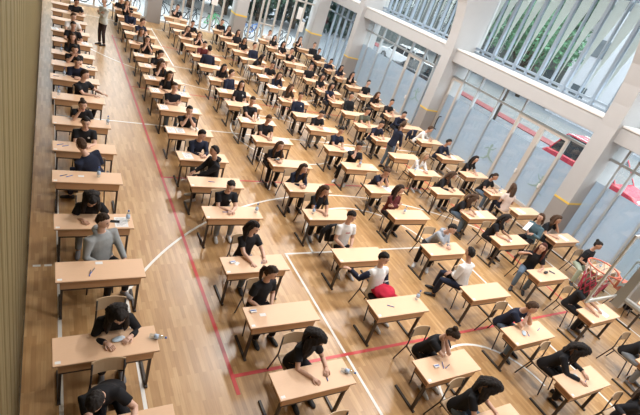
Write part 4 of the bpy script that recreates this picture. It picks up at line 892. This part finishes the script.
    for q in (1, -1):
        s0, e0, w0 = arms[q]
        dd = (w0 - e0).normalized(); hdq = hd[q].normalized()
        dd = (dd * .5 + hdq * .7).normalized()
        nr = V((0, 0, 1)) if abs(dd.z) < .75 else (fw if pose in ('face', 'chin', 'chinL') else V((q, 0, 0)))
        if pose == 'cross': nr = fw
        hand(ft, w0, dd, nr, .98 if not fem else .9, .55 if pose in ('write', 'face', 'lap') else .35, side=-q if nr.z > .5 else q)
    P = lambda a, c, d: HC + hr * (a * hs) + hf * (c * hs) + hu * (d * hs)
    for q in (1, -1):
        ft.ell(P(q * .031, .081, .010), (.0105, .007, .0062), R3, 8, 6, m=1)
        ft.tube([P(q * .016, .090, .032), P(q * .030, .089, .036), P(q * .046, .080, .030)], .0042, 5, m=2)
    ft.ell(P(0, .092, -.062), (.026, .009, .009), R3, 8, 6, m=3)
    bo = b.build('body', [sk], root)
    remesh_later(bo, .0095 if near else .014, 3, ft, [sk, 'eye', 'h_' + haircol, 'lip'])
    # ---- top
    t = MB()
    ring = [(-.115, .172, .135), (-.04, .176, .138), (.03, .166, .126), (.1, .150, .116), (.2, .150, .110), (.32, .172, .122), (.42, .160, .112), (.475, .118, .086), (.515, .074, .068)]
    t.tube([H + u * q for q, _, _ in ring], [(a * W, c) for _, a, c in ring], n=18, side=sx)
    for q in (1, -1):
        s0, e0, w0 = arms[q]
        if longs:
            end = w0.lerp(e0, .12)
            t.tube([s0 - sx * q * .07, s0, s0.lerp(e0, .5), e0, e0.lerp(w0, .4), end], [.066, .071 * W, .063, .058, .054, .044], n=12)
        else:
            t.tube([s0 - sx * q * .07, s0, s0.lerp(e0, .35), s0.lerp(e0, .62)], [.066, .071 * W, .067, .066], n=12)
    if 'hoodie' in top:
        t.tube([N + u * .005 + V((-.09, .02, 0)), N + u * .0 + V((-.05, .09, .0)), N + V((0, .115, -.01)), N + V((.05, .09, .0)), N + u * .005 + V((.09, .02, 0))], [.035, .048, .055, .048, .035], n=10)
    tm = topmat(top)
    to = t.build('hoodie' if 'hoodie' in top else 'shirt', [tm], root); remesh_later(to, .014 if near else .02, 4)
    if 'navy sleeves' in top:
        for q in (1, -1):
            s0, e0, w0 = arms[q]
            sl_ = MB().tube([s0.lerp(e0, .12), s0.lerp(e0, .5), e0, e0.lerp(w0, .4), w0.lerp(e0, .1)], [.070, .066, .060, .055, .046], n=12)
            sl_.build('sleeve', ['c_navy'], root, smooth=True)['label'] = 'navy sleeve'
    if ex.get('emblem'):
        c = H + u * .37 + fw * .121 + sx * (.075 * W)
        MB().tube([c - fw * .012, c + fw * .004], [.024, .022], 10).build('chest_emblem', 'emblem', root)
    if ex.get('print'):
        e = MB()
        for k in range(5): e.box(H + u * .36 + fw * .124 + sx * (-.048 + .024 * k), (.015, .012, .018 + .004 * (k % 2)))
        e.build('chest_print', 'redprint', root)['label'] = 'short dark red print on the chest'
    # ---- trousers
    tr_ = MB(); bm_ = bottom if bottom.startswith('c_') else 'c_' + bottom
    tr_.ell(H + V((0, .0, -.03)), (.172 * W, .138, .115), None, 16, 10)
    for q in (1, -1):
        h0, k0, a0 = legs[q]
        tr_.tube([h0 + V((0, .02, .0)), h0.lerp(k0, .3), h0.lerp(k0, .7), k0, k0.lerp(a0, .4), a0 + (k0 - a0) * .06], [.088, .088, .077, .070, .064, .055], n=12)
    to2 = tr_.build('trousers', [bm_], root); remesh_later(to2, .016 if near else .024, 4)
    # ---- shoes
    sm_ = ex.get('shoe', rnd.choice(['shoe_black', 'shoe_white', 'shoe_black', 'shoe_grey']))
    for q in (1, -1):
        h0, k0, a0 = legs[q]
        f = (k0 - a0); f.z = 0
        f = V((0, -1, 0)) if stand else (ly @ V((q * .12, -1, 0))).normalized()
        sd = V((-f.y, f.x, 0)); g = V((a0.x, a0.y, 0))
        s_ = MB(); rs = []
        for t_, wv, hh in ((-.075, .022, .05), (-.06, .034, .085), (-.01, .037, .10), (.05, .040, .08), (.11, .045, .058), (.16, .040, .045), (.19, .018, .03)):
            c = g + f * t_
            rs.append([c + sd * (wv * math.cos(a)) + V((0, 0, max(.002, hh * .5 + hh * .5 * math.sin(a)))) for a in [2 * PI * k / 10 for k in range(10)]])
        s_.rings(rs); s_.build('shoe', [sm_], root, smooth=True)
    # ---- hair
    hb = MB(); L_ = hair in ('long', 'curly', 'medium', 'pony', 'bun')
    hv = ex.get('hv', 1); thick = hv * {'short': .011, 'cap': .014, 'curly': .026, 'medium': .016}.get(hair, .013)
    def hfn(d, q):
        q = head_fn(d, q)
        up = d.z; f = d.y
        hl = .70 if not fem else .66
        m1 = (up - (hl if f > .45 else hl - (.45 - f) * 1.1)) / .12
        m2 = (-f - .06) / .14 if up > (-.62 if L_ else -.42) else -1
        k = max(-1, min(1, max(m1, m2)))
        ext = thick * (1 + .35 * noise.noise(d * 3 + V((rnd_s, 0, 0))) + .5 * noise.noise(d * 9 + V((rnd_s, 2, 0)))) * (k if k > 0 else 0) + (.0 if k > 0 else .016 * k)
        if k > 0 and not fem: ext += .006 * max(0, up)
        return q + d * ext
    rnd_s = rnd.random() * 50
    hb.ell(HC, (.077 * hs, .098 * hs, .118 * hs), R3, 28, 20, fn=hfn)
    down = V((0, 0, -1))
    if hair in ('long', 'curly', 'medium'):
        LL = {'long': .34, 'curly': .22, 'medium': .10}[hair]; wk = (1.35 if hair == 'curly' else 1) * hv
        back = -hf; bz = (back * .6 + u * -.6 + V((0, .25, -.5))).normalized()
        if hair == 'long':
            pts = [P(0, -.05, .06), P(0, -.10, .0), P(0, -.105, -.07), P(0, -.10, -.12) + V((0, .03, -.03)), HC - u * .30 + V((0, .12, 0)), HC - u * .40 + V((0, .125, 0))]
            hb.tube(pts, [(.07 * hv, .05 * hv), (.085 * hv, .045 * hv), (.09 * hv, .045 * hv), (.095 * hv, .04), (.085 * hv, .03), (.03, .012)], n=14, side=hr)
        elif hair == 'medium':
            hb.tube([P(0, -.06, .05), P(0, -.10, .0), P(0, -.10, -.07), P(0, -.085, -.13)], [(.07, .05), (.085, .045), (.088, .045), (.05, .02)], n=14, side=hr)
        else:
            hb.tube([P(0, -.06, .07), P(0, -.11, .0), P(0, -.11, -.09), P(0, -.09, -.17) + V((0, 0, -.03))], [(.09, .06), (.12, .07), (.135, .075), (.06, .03)], n=14, side=hr)
        for q in (1, -1):
            bw_ = 1 if hpitch > 41 else 0
            st = P(q * .066, .0, .06); m1 = P(q * .086, -.02 + .03 * bw_, -.01); m2 = P(q * .088, -.03 + .03 * bw_, -.09)
            m3 = m2 + down * (LL * .42) + hf * .01 + hr * (q * .022); m4 = m2 + down * (LL * .8) + hf * .02 + hr * (q * .016)
            hb.tube([st, m1, m2, m3, m4], [(.018 * wk, .03 + .012 * bw_), (.024 * wk, .044 + .024 * bw_), (.030 * wk, .046 * wk + .03 * bw_), (.034 * wk, .042 * wk + .016 * bw_), (.010, .014)], n=10, side=hr)
    elif hair == 'bun': hb.ell(P(0, -.10, .085), (.048, .045, .045), R3, 12, 8)
    elif hair == 'pony':
        a = P(0, -.10, .0)
        hb.tube([a, a - hf * .05 + down * .02, a - hf * .07 + down * .12, a - hf * .055 + down * .24, a - hf * .04 + down * .32], [.022, .032, .035, .028, .008], n=10)
    ho = hb.build('cap' if hair == 'cap' else 'hair', ['c_black' if hair == 'cap' else 'h_' + haircol], root, smooth=True)
    if near: remesh_later(ho, .009, 2)
    if hair == 'cap':
        MB().tube([P(0, .07, .055), P(0, .15, .045), P(0, .17, .035)], [(.07, .008), (.062, .007), (.03, .005)], n=12, side=hr).build('cap_peak', ['c_black'], root, smooth=True)
    return root

HAIRW = dict(short='short-haired', long='long-haired', medium='bob-haired', bun='hair-tied', pony='ponytailed', curly='curly-haired', cap='black-capped')
COLW = dict(black='', dkbrown='', brown='brown ', red='reddish ', blond='blond ', grey='grey ')
POSEW = dict(write='writing', fold='forearms resting', chin='chin propped', chinL='chin propped', face='hands to face', lap='hands lowered', cross='arms crossed', reach='reaching sideways', custom='arm stretched')
for (c, r, dx, o_, lean, pose, hair, hc, top, bot, yaw, hy, hp, ex) in PEOPLE:
    x, y = DESK[c, r]
    pw = 'turned away' if abs(yaw) > 120 else ('sitting sideways' if abs(yaw) > 70 else POSEW[pose])
    lab = '%s%s student in %s, %s, %s' % (COLW[hc], HAIRW[hair], top.replace('tee', 'T-shirt'), pw, where(c, r))
    lab = lab.replace('white T-shirt with navy sleeves', 'white-bodied navy-sleeved top')
    if len(lab.replace(',', '').split()) > 16: lab = '%s student in %s, %s' % (HAIRW[hair], top.replace('white tee with navy sleeves', 'navy-sleeved white top').replace('tee', 'T-shirt'), where(c, r))
    ex = dict(ex); ex['o'] = o_
    near = y < 9
    person((x + dx, y + o_, 0), yaw, lean, pose, hair, hc, top, bot, hy, hp, ex, lab, near)
# others
person((8.55, 1.32, 0), 10, 5, 'custom', 'long', 'dkbrown', 'black sweater', 'trousers', 0, 25, {'R': (-.45, -.02, .86), 'L': (.1, -.3, .7)}, 'student at the bottom corner with dark sleeve, hand stretched beside the hoop-end desk', True)
person((12.22, 6.32, 0), -85, 4, 'custom', 'medium', 'brown', 'denim jacket', 'trousers', 0, 12, {'R': (-.05, -.30, .82), 'L': (.12, -.30, .80)}, 'brown-haired student in denim jacket sitting sideways holding a white sheet', True)
ch = copy_tree(chair0); ch.location = (12.22 + .03, 6.32, 0); ch.rotation_euler = (0, 0, rad(-85)); tag(ch, 'wooden chair turned sideways under the student in the denim jacket', 'chair', 'wooden chairs at the desks')
ch = copy_tree(chair0); ch.location = (8.55, 1.34, 0); tag(ch, 'wooden chair under the student at the bottom corner beside the hoop end', 'chair', 'wooden chairs at the desks')
o = MB().box((0, 0, 0), (.21, .002, .28)).build('exam_paper', 'paper'); o.location = (11.86, 6.36, .93); o.rotation_euler = (.5, .3, 1.2); tag(o, 'white sheet held up by the student in the denim jacket', 'paper')
person((10.22, 11.22, 0), 95, 10, 'stand', 'pony', 'brown', 'navy T-shirt', 'jeans', 10, 15, {}, 'standing ponytailed person in navy T-shirt and jeans among the desks', True, True, None)
person((1.88, 20.32, 0), -62, -2, 'cross', 'short', 'grey', 'pale shirt', 'c_brownblack', 0, 8, {'shoe': 'shoe_black', 'wide': 1.12}, 'standing person in pale shirt and dark trousers, arms crossed, in the aisle', True, True, None)

bpy.context.view_layer.update()
dg = bpy.context.evaluated_depsgraph_get()
for o, feat, fm in PENDING:
    me = bpy.data.meshes.new_from_object(o.evaluated_get(dg), depsgraph=dg)
    me.name = o.name
    old = o.data; base_m = [m for m in old.materials]
    if feat:
        bm = bmesh.new(); bm.from_mesh(me)
        for f in bm.faces: f.material_index = 0; f.smooth = True
        vs = [bm.verts.new(v) for v in feat.v]
        for f, mi in zip(feat.f, feat.m):
            nf = bm.faces.new([vs[i] for i in f]); nf.material_index = mi; nf.smooth = True
        me.materials.clear()
        for m in fm: me.materials.append(M[m])
        bm.to_mesh(me); bm.free()
    else:
        for p in me.polygons: p.use_smooth = True
        if not me.materials:
            for m in base_m: me.materials.append(m)
    if o.name.startswith('hair'):
        me.update()
        for v in me.vertices:
            c = v.co; v.co = c + v.normal * (.009 * noise.noise(V((c.x * 38, c.y * 38, c.z * 7))) + .004 * noise.noise(c * 60))
    o['_n'] = 1
    o.modifiers.clear(); o.data = me; del o['_n']

# ------------------------------------------------------------------ jackets and bags
def jacket(loc, rz, mat, label):
    root = empty('jacket', loc, rz); tag(root, label, 'jacket', 'jackets left on chairs')
    b = MB(); rs = []
    for z, wv, d in ((.42, .17, .05), (.55, .21, .065), (.70, .22, .06), (.82, .20, .05), (.855, .16, .03)):
        rs.append([V((wv * math.cos(a), .24 + d * math.sin(a) + .01 * math.sin(5 * a), z)) for a in [2 * PI * k / 16 for k in range(16)]])
    b.rings(rs); b.build('jacket_body', mat, root, smooth=True)
    for q in (1, -1): MB().tube([(q * .18, .25, .80), (q * .25, .29, .66), (q * .24, .30, .45), (q * .23, .30, .34)], [.05, .055, .045, .035], 10).build('sleeve', mat, root, smooth=True)
    return root
jacket((4.97 + .48, 5.51 + .89, 0), 0, 'c_black', 'black jacket hung on the chair of the student in plain white T-shirt')
jacket((12.49 + .40, 12.16 + .77, 0), 0, 'c_navy', 'navy jacket hung on the chair of the student in white shirt')
rj = empty('jacket', (5.56, 4.72, .60)); tag(rj, 'crumpled red jacket on the lap of the student with navy sleeves', 'jacket')
def crumple(d, q): return q * (1 + .22 * noise.noise(d * 2.3))
MB().ell((0, 0, .05), (.24, .20, .10), None, 24, 14, fn=crumple).build('jacket_body', 'c_redjacket', rj, smooth=True)
MB().tube([(.12, -.1, .06), (.22, -.16, 0), (.24, -.15, -.14)], [.05, .05, .04], 10).build('sleeve', 'c_redjacket', rj, smooth=True)
bp = empty('backpack', (13.72, 3.72, 0), .6); tag(bp, 'black backpack on the floor beside the hoop net', 'bag')
MB().ell((0, 0, .21), (.16, .12, .21), None, 16, 12, fn=lambda d, q: V((q.x, q.y, q.z)) * (1 + .12 * (abs(d.x) ** 2) * (abs(d.z) ** 2) * 4)).build('bag_body', 'c_black', bp, smooth=True)
MB().ell((0, -.11, .15), (.11, .05, .11), None, 12, 8).build('front_pocket', 'c_black', bp, smooth=True)
for q in (1, -1): MB().tube([(q * .07, .10, .38), (q * .10, .17, .28), (q * .09, .12, .08)], .016, 6).build('strap', 'c_black', bp)

# ------------------------------------------------------------------ basketball hoop (board seen from behind)
hp_ = empty('basketball_hoop', (7.04, 2.06, 0)); tag(hp_, 'basketball hoop with clear backboard, orange rim and red and white net', 'basketball hoop')
bz0, bz1, bw = 2.86, 3.93, .90
MB().bb(-bw, bw, -.006, .006, bz0, bz1).build('backboard', 'boardglass', hp_)
f = MB(); f.bb(-bw - .01, -bw + .035, -.014, .014, bz0 - .02, bz1 + .02); f.bb(bw - .035, bw + .01, -.014, .014, bz0 - .02, bz1 + .02); f.bb(-bw + .035, bw - .035, -.014, .014, bz0 - .02, bz0 + .025); f.bb(-bw + .035, bw - .035, -.014, .014, bz1 - .025, bz1 + .02)
f.build('board_frame', 'framewhite', hp_, bevel=.006)
tq = MB(); tq.bb(-.30, .30, .007, .009, 3.05, 3.10); tq.bb(-.30, .30, .007, .009, 3.45, 3.50); tq.bb(-.30, -.25, .007, .009, 3.10, 3.45); tq.bb(.25, .30, .007, .009, 3.10, 3.45)
tq.build('target_square', 'white', hp_)
RC = V((0, .38, 3.05)); RR = .225
rim = MB().tube([RC + V((RR * math.cos(a), RR * math.sin(a), 0)) for a in [2 * PI * k / 36 for k in range(36)]], .011, 8, close=True).build('rim', 'orange', hp_, smooth=True)
br_ = MB(); br_.box((0, .06, 3.0), (.16, .10, .14)); br_.tube([(-.05, .10, 3.05), (-.09, .17, 3.05)], .012, 6); br_.tube([(.05, .10, 3.05), (.09, .17, 3.05)], .012, 6); br_.tube([(-.07, .10, 2.95), (-.17, .24, 3.04)], .010, 6); br_.tube([(.07, .10, 2.95), (.17, .24, 3.04)], .010, 6)
br_.build('rim_bracket', 'orange', hp_)
ns = MB(); NN = 12
lev = [(0, 1.0), (-.09, .92), (-.18, .80), (-.27, .68), (-.36, .62), (-.45, .60)]
for k in range(NN):
    for dr in (1, -1):
        pts = []
        for i, (dz, s_) in enumerate(lev):
            a = 2 * PI * (k + dr * i * .5) / NN
            pts.append(RC + V((RR * s_ * math.cos(a), RR * s_ * math.sin(a), dz)))
        ns.tube(pts[:3], .006, 5, m=0); ns.tube(pts[2:], .007, 5, m=1)
ns.build('net', ['netwhite', 'netred'], hp_)
su = MB()
for q in (-.22, .22): su.bb(q - .05, q + .05, -.16, -.05, 2.80, 3.85)
for z in (2.95, 3.75):
    for q in (-.22, .22): su.tube([(q, -.10, z), (q * 1.6, YN - 2.06 + .02, z + .1)], .045, 8)
su.bb(-.27, .27, -.05, -.03, 2.95, 3.1); su.bb(-.27, .27, -.05, -.03, 3.6, 3.75)
su.build('wall_bracket', 'framegrey', hp_)

# ------------------------------------------------------------------ light
wd = bpy.data.worlds.new('world'); S.world = wd; wd.use_nodes = True
bg = wd.node_tree.nodes['Background']; bg.inputs[0].default_value = (.93, .97, 1.0, 1); bg.inputs[1].default_value = 5.0
lamp0 = None
for i, X in enumerate((6.4, 11.2)):
    for j, Y in enumerate((1.5, 6.5, 11.5, 16.5, 21.5)):
        root = empty('ceiling_lamp', (X, Y, ZC - .45)); tag(root, 'long ceiling lamp over the desks', 'lamp', 'ceiling lamps')
        MB().bb(-.16, .16, -.75, .75, .0, .08).build('housing', 'lampbody', root)
        MB().bb(-.01, .01, -.5, -.48, .08, .45).build('hanger', 'lampbody', root)
        ld = bpy.data.lights.new('lamp_light', 'AREA'); ld.shape = 'RECTANGLE'; ld.size = .3; ld.size_y = 1.4; ld.energy = 280 if j else 240; ld.color = (1, .975, .95)
        lo = bpy.data.objects.new('lamp_light', ld); COL.objects.link(lo); lo.parent = root; lo.location = (0, 0, -.02)

S.view_settings.view_transform = 'Standard'; S.view_settings.look = 'None'; S.view_settings.exposure = 0.14; S.view_settings.gamma = 1; S.view_settings.use_curve_mapping = False
S.cycles.use_denoising = True; S.cycles.max_bounces = 8; S.cycles.transparent_max_bounces = 24; S.cycles.caustics_reflective = False; S.cycles.caustics_refractive = False
